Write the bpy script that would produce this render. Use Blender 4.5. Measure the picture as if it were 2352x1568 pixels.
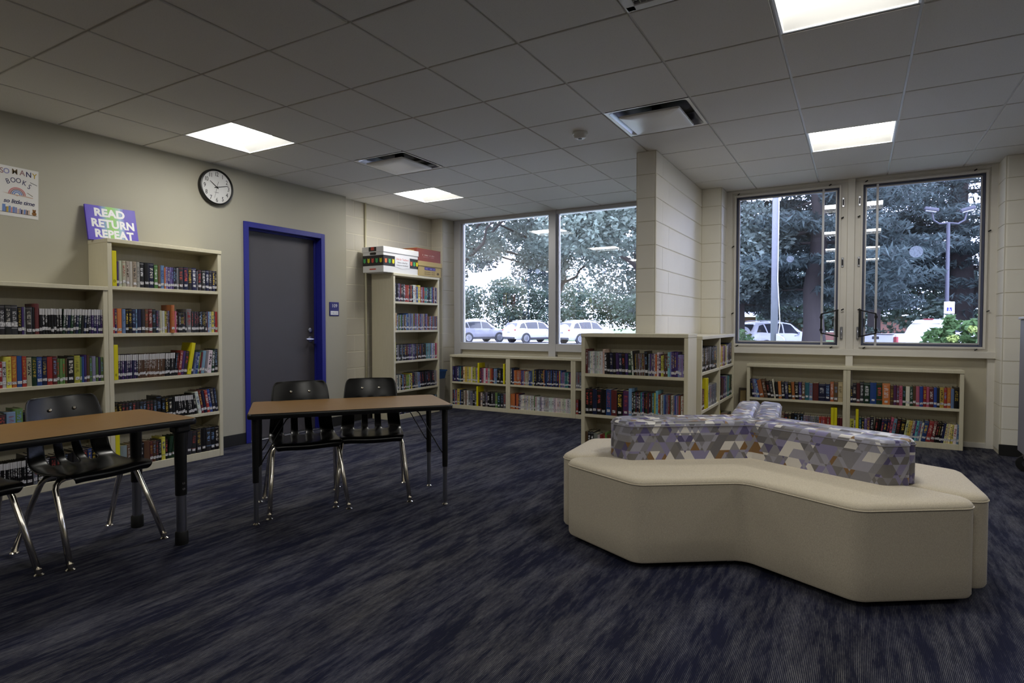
import bpy, bmesh, math, random
from mathutils import Vector, Matrix
for _o in list(bpy.data.objects): bpy.data.objects.remove(_o)
SC = bpy.context.scene
COL = SC.collection
PI = math.pi
G = 0.6096          # ceiling grid module (24 in)
H = 2.671           # ceiling height
WX = 0.045          # left wall plane
WY = 6.15           # window wall plane

# ------------------------------------------------------------------ camera
cam = bpy.data.cameras.new('camera')
cam.sensor_width = 36.0
cam.lens = 36.0 * 1363.3 / 2352.0
cam.clip_start = 0.05; cam.clip_end = 400
camo = bpy.data.objects.new('camera', cam); COL.objects.link(camo)
camo.location = (5.2427, -0.9589, 1.1748)
camo.rotation_euler = (PI/2 - 0.0286, 0, 0.5260)
SC.camera = camo
# ------------------------------------------------------------------ sky: even overcast, the same all round
wd = bpy.data.worlds.new('overcast_sky'); SC.world = wd; wd.use_nodes = True
_bg = wd.node_tree.nodes['Background']
_bg.inputs[0].default_value = (0.75, 0.80, 1.0, 1)
_bg.inputs[1].default_value = 12.0
# ------------------------------------------------------------------ view
SC.view_settings.view_transform = 'Standard'
SC.view_settings.look = 'None'
SC.view_settings.gamma = 1.0
SC.view_settings.use_curve_mapping = False
SC.view_settings.exposure = 0.0
LAMP = 29.0         # radiance of the ceiling light lenses
SC.cycles.max_bounces = 7
SC.cycles.diffuse_bounces = 4
SC.cycles.glossy_bounces = 3
SC.cycles.transparent_max_bounces = 8
SC.cycles.sample_clamp_indirect = 6.0
SC.cycles.caustics_reflective = False
SC.cycles.caustics_refractive = False

# ------------------------------------------------------------------ materials
def lin(c):
    return tuple(((v/255)/12.92 if v/255 <= .04045 else (((v/255)+.055)/1.055)**2.4) for v in c[:3])
M = {}
class NT:
    def __init__(s, name):
        s.m = bpy.data.materials.new(name); s.m.use_nodes = True
        s.t = s.m.node_tree; s.n = s.t.nodes; s.b = s.n['Principled BSDF']; M[name] = s.m
    def new(s, typ, **kw):
        n = s.n.new(typ)
        for k, v in kw.items(): setattr(n, k, v)
        return n
    def link(s, a, b): s.t.links.new(a, b)
    def val(s, x, sock):
        if hasattr(x, 'links') or hasattr(x, 'is_linked'): s.link(x, sock)
        else: sock.default_value = x
    def math(s, op, a, b=None, c=None):
        n = s.new('ShaderNodeMath', operation=op)
        for i, x in enumerate((a, b, c)):
            if x is not None: s.val(x, n.inputs[i])
        return n.outputs[0]
    def mix(s, f, a, b):
        n = s.new('ShaderNodeMix', data_type='RGBA')
        s.val(f, n.inputs[0])
        for x, i in ((a, 6), (b, 7)):
            if isinstance(x, (tuple, list)): n.inputs[i].default_value = (*x[:3], 1)
            else: s.link(x, n.inputs[i])
        return n.outputs[2]
    def coords(s, which='Object', scale=(1, 1, 1), rot=(0, 0, 0)):
        tc = s.new('ShaderNodeTexCoord'); mp = s.new('ShaderNodeMapping')
        mp.inputs['Scale'].default_value = scale; mp.inputs['Rotation'].default_value = rot
        s.link(tc.outputs[which], mp.inputs[0]); return mp.outputs[0]
    def noise(s, vec, scale, detail=2, rough=.5):
        n = s.new('ShaderNodeTexNoise'); n.inputs['Scale'].default_value = scale
        n.inputs['Detail'].default_value = detail; n.inputs['Roughness'].default_value = rough
        if vec is not None: s.link(vec, n.inputs['Vector'])
        return n.outputs['Fac']
    def ramp(s, f, stops, interp='LINEAR'):
        r = s.new('ShaderNodeValToRGB'); r.color_ramp.interpolation = interp
        el = r.color_ramp.elements
        while len(el) < len(stops): el.new(.5)
        for e, (p, c) in zip(el, stops): e.position = p; e.color = (*c[:3], 1)
        s.link(f, r.inputs[0]); return r.outputs[0]
    def bump(s, h, strength=.2, dist=.002):
        b = s.new('ShaderNodeBump'); b.inputs['Strength'].default_value = strength
        b.inputs['Distance'].default_value = dist
        s.link(h, b.inputs['Height']); s.link(b.outputs[0], s.b.inputs['Normal'])

def mat(name, c, rough=.5, metal=0, var=0, vscale=8, bump=0, bscale=60, spec=.5, stretch=(1, 1, 1), coat=0):
    """plain colour with a little tonal variation and fine relief"""
    k = NT(name); b = k.b
    b.inputs['Roughness'].default_value = rough; b.inputs['Metallic'].default_value = metal
    b.inputs['Specular IOR Level'].default_value = spec
    if coat: b.inputs['Coat Weight'].default_value = coat; b.inputs['Coat Roughness'].default_value = .08
    l = lin(c)
    if var:
        f = k.noise(k.coords('Object', stretch), vscale, 4, .6)
        col = k.mix(f, tuple(max(0, x*(1-var)) for x in l), tuple(min(1, x*(1+var)) for x in l))
        k.link(col, b.inputs['Base Color'])
    else: b.inputs['Base Color'].default_value = (*l, 1)
    if bump: k.bump(k.noise(k.coords('Object'), bscale, 3), bump)
    return k.m

mat('wall_paint', (182, 178, 162), .72, var=.03, vscale=3, bump=.12, bscale=220)
mat('block_paint', (246, 242, 230), .55, var=.03, vscale=5, bump=.22, bscale=90)
mat('block_paint_grey', (205, 199, 184), .55, var=.03, vscale=5, bump=.22, bscale=90)
mat('mortar', (222, 216, 198), .7)
mat('ceiling_metal', (200, 197, 190), .5)
mat('white_metal', (226, 226, 222), .4)
mat('bright_white_metal', (240, 240, 238), .32)
mat('aluminium', (208, 208, 212), .42, metal=.2)
mat('window_frame_paint', (230, 226, 218), .5, var=.05, vscale=6)
mat('panel_paint', (204, 197, 176), .6, var=.03)
mat('gasket', (92, 98, 124), .5)
mat('black_metal', (14, 14, 15), .4)
mat('black_rubber', (22, 22, 23), .65)
mat('dark_grille', (30, 30, 31), .6)
mat('blue_frame_paint', (38, 42, 146), .38, var=.04)
mat('door_grey', (82, 79, 84), .55, var=.06, vscale=4, bump=.05)
mat('chrome', (236, 230, 218), .2, metal=1.0)
mat('steel', (168, 170, 178), .32, metal=1.0)
mat('nickel', (205, 208, 225), .28, metal=.9)
mat('conduit_paint', (214, 208, 178), .45)
mat('sign_blue', (34, 28, 112), .4)
mat('plastic_white', (236, 236, 240), .4)
mat('paper', (232, 230, 228), .75)
mat('page_paper', (208, 198, 168), .85, var=.12, vscale=60, stretch=(1, 1, .05))
mat('ink_navy', (30, 30, 84), .6)
mat('ink_black', (22, 22, 24), .6)
mat('ink_mauve', (158, 122, 122), .7)
mat('ink_lilac', (142, 142, 188), .7)
mat('ink_brown', (96, 78, 48), .7)
mat('ink_gold', (190, 162, 62), .7)
mat('ink_pink', (205, 140, 140), .7)
mat('ink_blue', (112, 140, 196), .7)
mat('ink_tan', (206, 178, 160), .7)
mat('ink_bear', (138, 92, 40), .7)
mat('ink_orange', (236, 122, 72), .6)
mat('ink_green', (70, 176, 104), .6)
mat('ink_yellow', (232, 222, 40), .6)
mat('ink_red', (216, 84, 66), .6)
mat('box_white', (238, 238, 240), .6)
mat('box_black', (40, 40, 42), .6)
mat('box_tan', (186, 164, 112), .75, var=.05)
mat('box_red', (134, 62, 48), .6, var=.06)
mat('box_purple', (70, 52, 140), .6)
mat('clock_face', (232, 232, 232), .35)
mat('blue_plastic', (34, 84, 148), .4)
mat('grey_plastic', (150, 148, 142), .5)
mat('yellow_plastic', (226, 214, 20), .4)
mat('label_white', (224, 222, 222), .6)
mat('chair_plastic', (16, 16, 17), .27, var=.2, vscale=30, bump=.05, bscale=300)
mat('vinyl_piping', (132, 130, 142), .4)
mat('table_edge', (13, 13, 14), .33)
mat('asphalt', (150, 150, 156), .9, var=.15, vscale=2)
mat('bounce_paving', (196, 194, 188), .9, var=.1, vscale=3)
mat('grass', (78, 108, 62), .95, var=.3, vscale=3)
mat('bark', (56, 50, 48), .95, var=.35, vscale=14, bump=.6, bscale=20, stretch=(1, 1, .25))
mat('car_white', (222, 223, 228), .25, coat=.6)
mat('car_silver', (150, 152, 164), .25, coat=.6)
mat('car_glass', (48, 52, 62), .08)
mat('tire', (32, 32, 34), .8)
mat('rim', (190, 192, 198), .3, metal=.6)
mat('tail_red', (148, 34, 38), .25)
mat('car_trim', (58, 60, 66), .6)
mat('brick_red', (128, 86, 78), .9, var=.2, vscale=30)
mat('roof_grey', (168, 170, 186), .9, var=.1)
mat('pole_white', (104, 105, 111), .5, var=.12, vscale=6)
mat('lamp_post_grey', (66, 66, 76), .6)
mat('pole_grey', (140, 140, 150), .5)
mat('wood_frame', (58, 46, 30), .5)
mat('picture_tan', (150, 130, 84), .6)
mat('hydrangea', (150, 166, 92), .9, var=.15, vscale=20)

def leafmat(name, c, var):
    k = NT(name); l = lin(c)
    oi = k.new('ShaderNodeAttribute', attribute_name='tint')
    col = k.mix(oi.outputs['Fac'], tuple(x*(1-var) for x in l), tuple(min(1, x*(1+var)) for x in l))
    k.link(col, k.b.inputs['Base Color']); k.b.inputs['Roughness'].default_value = .7
    k.b.inputs['Specular IOR Level'].default_value = .25
    tr = k.new('ShaderNodeBsdfTranslucent'); k.link(col, tr.inputs[0])
    mx = k.new('ShaderNodeMixShader'); mx.inputs[0].default_value = .3
    k.link(k.b.outputs[0], mx.inputs[1]); k.link(tr.outputs[0], mx.inputs[2])
    k.link(mx.outputs[0], k.n['Material Output'].inputs[0])
leafmat('leaf_oak', (108, 120, 112), .45)
leafmat('leaf_conifer', (66, 78, 76), .5)
leafmat('leaf_far', (72, 86, 76), .35)
leafmat('leaf_shrub', (46, 74, 38), .45)
leafmat('leaf_hydrangea', (74, 100, 58), .4)

# laminate of the bookcases: pale grey-beige with a fine vertical grain
k = NT('laminate')
v = k.coords('Object', (14, 14, .9))
f = k.noise(v, 5, 5, .65)
k.link(k.mix(f, lin((210, 202, 174)), lin((228, 221, 196))), k.b.inputs['Base Color'])
k.b.inputs['Roughness'].default_value = .5
# wood-grain table top
k = NT('table_wood')
v = k.coords('Object', (1.2, 16, 16))
f = k.noise(v, 5, 6, .7)
f2 = k.noise(k.coords('Object', (6, 90, 90)), 6, 2)
c1 = k.mix(f, lin((128, 92, 48)), lin((172, 132, 74)))
k.link(k.mix(k.math('MULTIPLY', f2, .5), c1, lin((108, 76, 40))), k.b.inputs['Base Color'])
k.b.inputs['Roughness'].default_value = .38
# carpet: ribbed loop pile running along y, heathered grey over navy in long streaks
k = NT('carpet')
co = k.coords('Object')
big = k.noise(k.coords('Object', (7.0, 1.5, 1)), 1.0, 6, .66)
mid = k.noise(k.coords('Object', (36, 4.6, 1), (0, 0, .02)), 1.0, 5, .68)
hue = k.noise(k.coords('Object', (2.2, .9, 1)), 1.0, 4, .6)
sx = k.new('ShaderNodeSeparateXYZ'); k.link(co, sx.inputs[0])
rib = k.math('SINE', k.math('MULTIPLY', sx.outputs[0], 2*PI/.0055))
rib = k.math('MULTIPLY_ADD', rib, .5, .5)
yarn = k.noise(k.coords('Object', (180, 30, 1)), 1.0, 3, .7)
s_ = k.math('ADD', k.math('MULTIPLY', big, .5), k.math('MULTIPLY', mid, .5))
mask = k.ramp(s_, [(.44, (0, 0, 0)), (.60, (1, 1, 1))])
speck = k.ramp(k.math('MULTIPLY_ADD', rib, .5, k.math('MULTIPLY', yarn, .7)), [(.45, (0, 0, 0)), (.80, (1, 1, 1))])
amount = k.math('MULTIPLY', mask, speck)
navy = k.mix(hue, lin((21, 22, 27)), lin((28, 32, 64)))
navy = k.mix(k.math('MULTIPLY', speck, .3), navy, lin((52, 53, 66)))
grey = k.mix(hue, lin((124, 120, 108)), lin((112, 115, 134)))
k.link(k.mix(amount, navy, grey), k.b.inputs['Base Color'])
k.b.inputs['Roughness'].default_value = .95
k.b.inputs['Specular IOR Level'].default_value = .15
k.bump(k.math('MULTIPLY', rib, yarn), .5, .003)
# acoustic ceiling tile: pale with pinholes and fissures
k = NT('ceiling_tile')
co = k.coords('Object')
pin = k.noise(co, 420, 2, .6)
fis = k.noise(co, 130, 3, .7)
h = k.math('ADD', k.math('MULTIPLY', pin, .6), fis)
f = k.ramp(h, [(.58, (.72, .72, .72)), (.74, (1, 1, 1))])
c = k.new('ShaderNodeMix', data_type='RGBA', blend_type='MULTIPLY'); c.inputs[0].default_value = .55
c.inputs[6].default_value = (*lin((226, 223, 217)), 1); k.link(f, c.inputs[7])
k.link(c.outputs[2], k.b.inputs['Base Color']); k.b.inputs['Roughness'].default_value = .9
k.bump(h, .3, .002)
# upholstery: oatmeal weave
k = NT('oatmeal_fabric')
co = k.coords('Object')
w1 = k.noise(k.coords('Object', (240, 240, 700)), 1, 2, .8); w2 = k.noise(k.coords('Object', (700, 700, 160)), 1, 2, .8)
f = k.math('ADD', k.math('MULTIPLY', w1, .5), k.math('MULTIPLY', w2, .5))
k.link(k.mix(k.ramp(f, [(.36, (0, 0, 0)), (.62, (1, 1, 1))]), lin((190, 177, 154)), lin((230, 220, 199))), k.b.inputs['Base Color'])
k.b.inputs['Roughness'].default_value = .85; k.b.inputs['Specular IOR Level'].default_value = .25
k.b.inputs['Sheen Weight'].default_value = .15
k.bump(f, .25, .001)
# printed vinyl: triangles, rhombi and half hexagons in greys, violet, white and bronze
k = NT('geometric_fabric')
uv = k.new('ShaderNodeUVMap', uv_map='UVMap')
sx = k.new('ShaderNodeSeparateXYZ'); k.link(uv.outputs[0], sx.inputs[0])
S = 1/.056
def lattice(scale, ox, oy):
    u = k.math('MULTIPLY_ADD', sx.outputs[0], scale, ox); v_ = k.math('MULTIPLY_ADD', sx.outputs[1], scale*1.1547, oy)
    a = k.math('SUBTRACT', u, k.math('MULTIPLY', v_, .5))
    fa = k.math('FLOOR', a); fb = k.math('FLOOR', v_)
    up = k.math('GREATER_THAN', k.math('ADD', k.math('SUBTRACT', a, fa), k.math('SUBTRACT', v_, fb)), 1.0)
    return fa, fb, up
def hash3(x, y, z, off):
    cb = k.new('ShaderNodeCombineXYZ')
    k.val(x, cb.inputs[0]); k.val(y, cb.inputs[1]); k.val(z, cb.inputs[2])
    ad = k.new('ShaderNodeVectorMath', operation='ADD'); ad.inputs[1].default_value = (off, off*.7, off*1.3)
    k.link(cb.outputs[0], ad.inputs[0])
    wn = k.new('ShaderNodeTexWhiteNoise'); k.link(ad.outputs[0], wn.inputs[0]); return wn.outputs[0]
fa, fb, up = lattice(S, 0, 0)
ga, gb, gp = lattice(S*.5, .25, .13)
h1 = hash3(fa, fb, up, 3.1); h2 = hash3(ga, gb, gp, 9.7); h3 = hash3(fa, fb, 0.5, 5.3)
sel = k.math('GREATER_THAN', h2, .55)
hsel = k.math('GREATER_THAN', h3, .6)
hh = k.math('ADD', k.math('MULTIPLY', hsel, h3), k.math('MULTIPLY', k.math('SUBTRACT', 1.0, hsel), h1))
hh = k.math('FRACT', k.math('MULTIPLY', hh, 7.13))
big_c = k.math('FRACT', k.math('MULTIPLY', h2, 13.7))
hh = k.math('ADD', k.math('MULTIPLY', sel, k.math('MULTIPLY_ADD', hh, .35, k.math('MULTIPLY', big_c, .65))), k.math('MULTIPLY', k.math('SUBTRACT', 1.0, sel), hh))
col = k.ramp(hh, [(0, lin((112, 110, 116))), (.10, lin((142, 141, 150))), (.24, lin((168, 167, 184))), (.38, lin((124, 121, 122))),
    (.50, lin((146, 141, 180))), (.60, lin((96, 90, 132))), (.68, lin((154, 152, 158))), (.79, lin((140, 106, 66))), (.865, lin((234, 230, 226)))], 'CONSTANT')
st = k.noise(k.coords('Object', (420, 420, 40)), 1, 2)
k.link(k.mix(k.math('MULTIPLY', st, .14), col, lin((70, 68, 74))), k.b.inputs['Base Color'])
k.b.inputs['Roughness'].default_value = .36
# book covers: colours and print come from per-book attributes
k = NT('book_cover')
a1 = k.new('ShaderNodeAttribute', attribute_name='cover'); a2 = k.new('ShaderNodeAttribute', attribute_name='print')
a3 = k.new('ShaderNodeAttribute', attribute_name='style')
uv = k.new('ShaderNodeUVMap', uv_map='UVMap')
sx = k.new('ShaderNodeSeparateXYZ'); k.link(uv.outputs[0], sx.inputs[0])
st = k.new('ShaderNodeSeparateXYZ'); k.link(a3.outputs['Vector'], st.inputs[0])
u, v_ = sx.outputs[0], sx.outputs[1]
cb = k.new('ShaderNodeCombineXYZ')
k.link(k.math('FLOOR', k.math('MULTIPLY', u, 5)), cb.inputs[0]); k.link(k.math('FLOOR', k.math('MULTIPLY', v_, 46)), cb.inputs[1])
k.link(k.math('MULTIPLY', st.outputs[0], 91.7), cb.inputs[2])
wn = k.new('ShaderNodeTexWhiteNoise'); k.link(cb.outputs[0], wn.inputs[0])
def band(x, lo, hi): return k.math('MULTIPLY', k.math('GREATER_THAN', x, lo), k.math('LESS_THAN', x, hi))
lo = k.math('MULTIPLY_ADD', st.outputs[0], .16, .30); hi = k.math('MULTIPLY_ADD', st.outputs[0], -.14, .90)
txt = k.math('MULTIPLY', band(u, .22, .78), k.math('MULTIPLY', k.math('GREATER_THAN', v_, lo), k.math('LESS_THAN', v_, hi)))
wd_gap = k.math('GREATER_THAN', k.math('FRACT', k.math('MULTIPLY_ADD', v_, 5.0, st.outputs[0])), .16)
txt = k.math('MULTIPLY', k.math('MULTIPLY', txt, wd_gap), k.math('GREATER_THAN', wn.outputs[0], .42))
topb = k.math('MULTIPLY', k.math('GREATER_THAN', v_, st.outputs[2]), k.math('GREATER_THAN', st.outputs[2], .01))
thin = k.math('ADD', band(v_, .925, .94), k.math('MULTIPLY', band(v_, .2, .235), k.math('GREATER_THAN', st.outputs[0], .5)))
msk = k.math('MINIMUM', k.math('ADD', k.math('ADD', k.math('MULTIPLY', txt, st.outputs[1]), topb), k.math('MULTIPLY', thin, k.math('MULTIPLY', st.outputs[1], .6))), 1.0)
k.link(k.mix(msk, a1.outputs['Color'], a2.outputs['Color']), k.b.inputs['Base Color'])
k.b.inputs['Roughness'].default_value = .32
k.b.inputs['Specular IOR Level'].default_value = .45
# call-number sticker: white with tiny grey print
k = NT('spine_sticker')
uv = k.new('ShaderNodeUVMap', uv_map='UVMap')
sc_ = k.new('ShaderNodeVectorMath', operation='MULTIPLY'); sc_.inputs[1].default_value = (5, 4, 1); k.link(uv.outputs[0], sc_.inputs[0])
fl = k.new('ShaderNodeVectorMath', operation='FLOOR'); k.link(sc_.outputs[0], fl.inputs[0])
oi = k.new('ShaderNodeObjectInfo'); ad = k.new('ShaderNodeVectorMath', operation='ADD'); k.link(fl.outputs[0], ad.inputs[0]); k.link(oi.outputs['Random'], ad.inputs[1])
wn = k.new('ShaderNodeTexWhiteNoise'); k.link(ad.outputs[0], wn.inputs[0])
k.link(k.mix(k.math('MULTIPLY', k.math('GREATER_THAN', wn.outputs[0], .62), .55), lin((226, 224, 226)), lin((70, 70, 80))), k.b.inputs['Base Color'])
k.b.inputs['Roughness'].default_value = .5
# painted canvas: violet edges, pale blue, green middle
k = NT('canvas_paint')
uv = k.new('ShaderNodeUVMap', uv_map='UVMap')
sx = k.new('ShaderNodeSeparateXYZ'); k.link(uv.outputs[0], sx.inputs[0])
wob = k.noise(k.coords('UV', (6, 2.5, 1)), 1.4, 5, .7)
x = k.math('ADD', sx.outputs[0], k.math('MULTIPLY', k.math('SUBTRACT', wob, .5), .16))
k.link(k.ramp(x, [(0, lin((78, 52, 190))), (.24, lin((84, 62, 196))), (.34, lin((120, 150, 200))), (.42, lin((140, 196, 120))), (.50, lin((146, 206, 84))),
    (.58, lin((140, 200, 130))), (.67, lin((160, 190, 218))), (.76, lin((86, 66, 190))), (1, lin((76, 50, 186)))]), k.b.inputs['Base Color'])
k.b.inputs['Roughness'].default_value = .45
k.bump(k.noise(k.coords('UV', (60, 20, 1)), 3, 3), .2, .002)
# light lens
k = NT('lamp_lens')
k.b.inputs['Base Color'].default_value = (.9, .9, .9, 1)
k.b.inputs['Emission Color'].default_value = (1.0, .975, .905, 1)
k.b.inputs['Emission Strength'].default_value = LAMP
k = NT('lamp_side_panel')
k.b.inputs['Base Color'].default_value = (.42, .42, .41, 1); k.b.inputs['Roughness'].default_value = .6
k.b.inputs['Emission Color'].default_value = (1.0, .96, .90, 1); k.b.inputs['Emission Strength'].default_value = .25
# clear float glass: transmits with a faint blue cast, mirrors by its Fresnel reflectance (two faces per sheet, two sheets)
def glassmat(name, tint, gain):
    k = NT(name); k.n.remove(k.b)
    fr = k.new('ShaderNodeFresnel'); fr.inputs['IOR'].default_value = 1.52
    gl = k.new('ShaderNodeBsdfGlossy'); gl.inputs['Roughness'].default_value = 0.0; gl.inputs[0].default_value = (1, 1, 1, 1)
    tr = k.new('ShaderNodeBsdfTransparent'); tr.inputs[0].default_value = (*tint, 1)
    mx = k.new('ShaderNodeMixShader')
    k.link(k.math('MINIMUM', k.math('MULTIPLY', fr.outputs[0], gain), .95), mx.inputs[0]); k.link(tr.outputs[0], mx.inputs[1]); k.link(gl.outputs[0], mx.inputs[2])
    k.link(mx.outputs[0], k.n['Material Output'].inputs[0])
glassmat('glass_clear', (.90, .92, .98), 2.6)
glassmat('glass_tinted', (.80, .83, .93), 2.6)
# frosted bird-safety sticker
k = NT('frosted_sticker'); 
tr = k.new('ShaderNodeBsdfTransparent'); df = k.new('ShaderNodeBsdfTranslucent'); df.inputs[0].default_value = (.8, .85, .95, 1)
mx = k.new('ShaderNodeMixShader'); k.link(k.math('MULTIPLY_ADD', k.noise(k.coords('Object'), 90, 3), .5, .1), mx.inputs[0])
k.link(tr.outputs[0], mx.inputs[1]); k.link(df.outputs[0], mx.inputs[2]); k.link(mx.outputs[0], k.n['Material Output'].inputs[0])
# ------------------------------------------------------------------ mesh helpers
class MB:
    """collects shapes into one mesh"""
    def __init__(s): s.v = []; s.f = []; s.uv = []
    def add(s, vs, fs, uvs=None):
        o = len(s.v); s.v += [tuple(x) for x in vs]
        for i, f in enumerate(fs):
            s.f.append(tuple(o+j for j in f)); s.uv.append(uvs[i] if uvs else None)
        return s
    def box(s, x0, x1, y0, y1, z0, z1, m=None):
        vs = [(x, y, z) for z in (z0, z1) for y in (y0, y1) for x in (x0, x1)]
        if m: vs = [tuple(m @ Vector(q)) for q in vs]
        return s.add(vs, [(0, 2, 3, 1), (4, 5, 7, 6), (0, 1, 5, 4), (2, 6, 7, 3), (0, 4, 6, 2), (1, 3, 7, 5)])
    def prism(s, poly, z0, z1, axis='z', m=None):
        n = len(poly)
        def P(a, b, c): return (a, b, c) if axis == 'z' else ((c, a, b) if axis == 'x' else (a, c, b))
        vs = [P(a, b, z0) for a, b in poly] + [P(a, b, z1) for a, b in poly]
        if m: vs = [tuple(m @ Vector(q)) for q in vs]
        fs = [tuple(range(n))[::-1], tuple(range(n, 2*n))] + [(i, (i+1) % n, n+(i+1) % n, n+i) for i in range(n)]
        return s.add(vs, fs)
    def tube(s, pts, r, n=10, cap=True):
        pts = [Vector(p) for p in pts]; m = len(pts); rs = r if isinstance(r, (list, tuple)) else [r]*m
        rings = []; prev = None
        for i, p in enumerate(pts):
            t = (pts[min(i+1, m-1)]-pts[max(i-1, 0)]).normalized()
            if prev is None:
                a = Vector((0, 0, 1)) if abs(t.z) < .9 else Vector((1, 0, 0))
                nx = t.cross(a).normalized()
            else: nx = (prev - t*prev.dot(t)).normalized()
            prev = nx; ny = t.cross(nx)
            rings.append([p + (nx*math.cos(2*PI*j/n)+ny*math.sin(2*PI*j/n))*rs[i] for j in range(n)])
        vs = [q for rg in rings for q in rg]
        fs = [(i*n+j, i*n+(j+1) % n, (i+1)*n+(j+1) % n, (i+1)*n+j) for i in range(m-1) for j in range(n)]
        if cap: fs += [tuple(range(n))[::-1], tuple(range((m-1)*n, m*n))]
        return s.add(vs, fs)
    def lathe(s, prof, n=24, c=(0, 0, 0), axis='z', m=None):
        vs = []
        for r, z in prof:
            for j in range(n):
                a = 2*PI*j/n; q = (r*math.cos(a), r*math.sin(a), z)
                if axis == 'x': q = (q[2], q[0], q[1])
                if axis == 'y': q = (q[0], q[2], q[1])
                vs.append((q[0]+c[0], q[1]+c[1], q[2]+c[2]))
        if m: vs = [tuple(m @ Vector(q)) for q in vs]
        k_ = len(prof)
        fs = [(i*n+j, i*n+(j+1) % n, (i+1)*n+(j+1) % n, (i+1)*n+j) for i in range(k_-1) for j in range(n)]
        fs += [tuple(range(n))[::-1], tuple(range((k_-1)*n, k_*n))]
        return s.add(vs, fs)
    def grid(s, rows, closed=False):
        m = len(rows); n = len(rows[0]); vs = [q for r_ in rows for q in r_]
        e = n if closed else n-1
        return s.add(vs, [(i*n+j, i*n+(j+1) % n, (i+1)*n+(j+1) % n, (i+1)*n+j) for i in range(m-1) for j in range(e)])
    def mesh(s, name, mat_, smooth=False, bevel=0, seg=2, recalc=True):
        me = bpy.data.meshes.new(name); me.from_pydata(s.v, [], s.f)
        if any(u is not None for u in s.uv):
            ul = me.uv_layers.new(name='UVMap')
            for p, u in zip(me.polygons, s.uv):
                for li, q in zip(p.loop_indices, u or [(-1, -1)]*len(p.loop_indices)): ul.data[li].uv = q
        if bevel or recalc:
            bm = bmesh.new(); bm.from_mesh(me)
            if bevel:
                bmesh.ops.remove_doubles(bm, verts=bm.verts, dist=1e-6)
                bmesh.ops.recalc_face_normals(bm, faces=bm.faces)
                ed = [e for e in bm.edges if len(e.link_faces) == 2 and e.calc_face_angle(0) > .6]
                bmesh.ops.bevel(bm, geom=ed, offset=bevel, segments=seg, profile=.5, affect='EDGES', clamp_overlap=True)
            else: bmesh.ops.recalc_face_normals(bm, faces=bm.faces)
            bm.to_mesh(me); bm.free()
        if mat_: me.materials.append(M[mat_])
        if smooth:
            me.shade_smooth() if hasattr(me, 'shade_smooth') else None
            if smooth != True: me.set_sharp_from_angle(angle=smooth)
        return me
    def build(s, name, mat_, parent=None, **kw): return link(name, s.mesh(name, mat_, **kw), parent)

def link(name, me, parent=None, loc=None, rot=None):
    o = bpy.data.objects.new(name, me); COL.objects.link(o)
    if parent: o.parent = parent
    if loc is not None: o.location = loc
    if rot is not None: o.rotation_euler = rot
    return o
def tag(o, label=None, cat=None, group=None, kind=None):
    if label: o['label'] = label
    if cat: o['category'] = cat
    if group: o['group'] = group
    if kind: o['kind'] = kind
    return o
def empty(name, loc=(0, 0, 0), rz=0):
    o = bpy.data.objects.new(name, None); COL.objects.link(o); o.location = loc; o.rotation_euler = (0, 0, rz)
    o.empty_display_size = .1; return o
def copy_tree(o, parent=None):
    c = o.copy(); COL.objects.link(c); c.parent = parent
    for ch in list(o.children): copy_tree(ch, c)
    return c
def box(name, x0, x1, y0, y1, z0, z1, mat_, parent=None, bevel=0, seg=1, **kw):
    return MB().box(x0, x1, y0, y1, z0, z1).build(name, mat_, parent, bevel=bevel, seg=seg, **kw)
def struct(o): o['kind'] = 'structure'; return o
def textmesh(name, body, size, mat_, parent=None, m=None, align='CENTER', extrude=.0004, bold=0, shear=0, space=1.0, sx=1.0, label=None):
    """flat lettering; m maps the text plane (x right, y up, z out) into the parent's space"""
    cu = bpy.data.curves.new(name, 'FONT'); cu.body = body; cu.size = size; cu.align_x = align; cu.align_y = 'CENTER'
    cu.extrude = extrude; cu.offset = bold; cu.shear = shear; cu.space_character = space; cu.resolution_u = 3
    t = bpy.data.objects.new('tmp_text', cu); COL.objects.link(t)
    dg = bpy.context.evaluated_depsgraph_get(); me = bpy.data.meshes.new_from_object(t.evaluated_get(dg))
    bpy.data.objects.remove(t); bpy.data.curves.remove(cu)
    mm = (m or Matrix()) @ Matrix.Diagonal((sx, 1, 1, 1))
    me.transform(mm); me.name = name; me.materials.clear(); me.materials.append(M[mat_])
    return link(name, me, parent)
def plane_on_x(x, y, z, facing=1):
    """text plane on a wall facing +x: right along +y, up along z"""
    return Matrix(((0, 0, facing, x), (facing, 0, 0, y), (0, 1, 0, z), (0, 0, 0, 1)))
def plane_on_y(x, y, z):
    """text plane on a face looking towards -y: right along +x, up along z"""
    return Matrix(((1, 0, 0, x), (0, 0, -1, y), (0, 1, 0, z), (0, 0, 0, 1)))
def arc(cx, cy, r, a0, a1, n): return [(cx+r*math.cos(a0+(a1-a0)*i/n), cy+r*math.sin(a0+(a1-a0)*i/n)) for i in range(n+1)]
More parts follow.
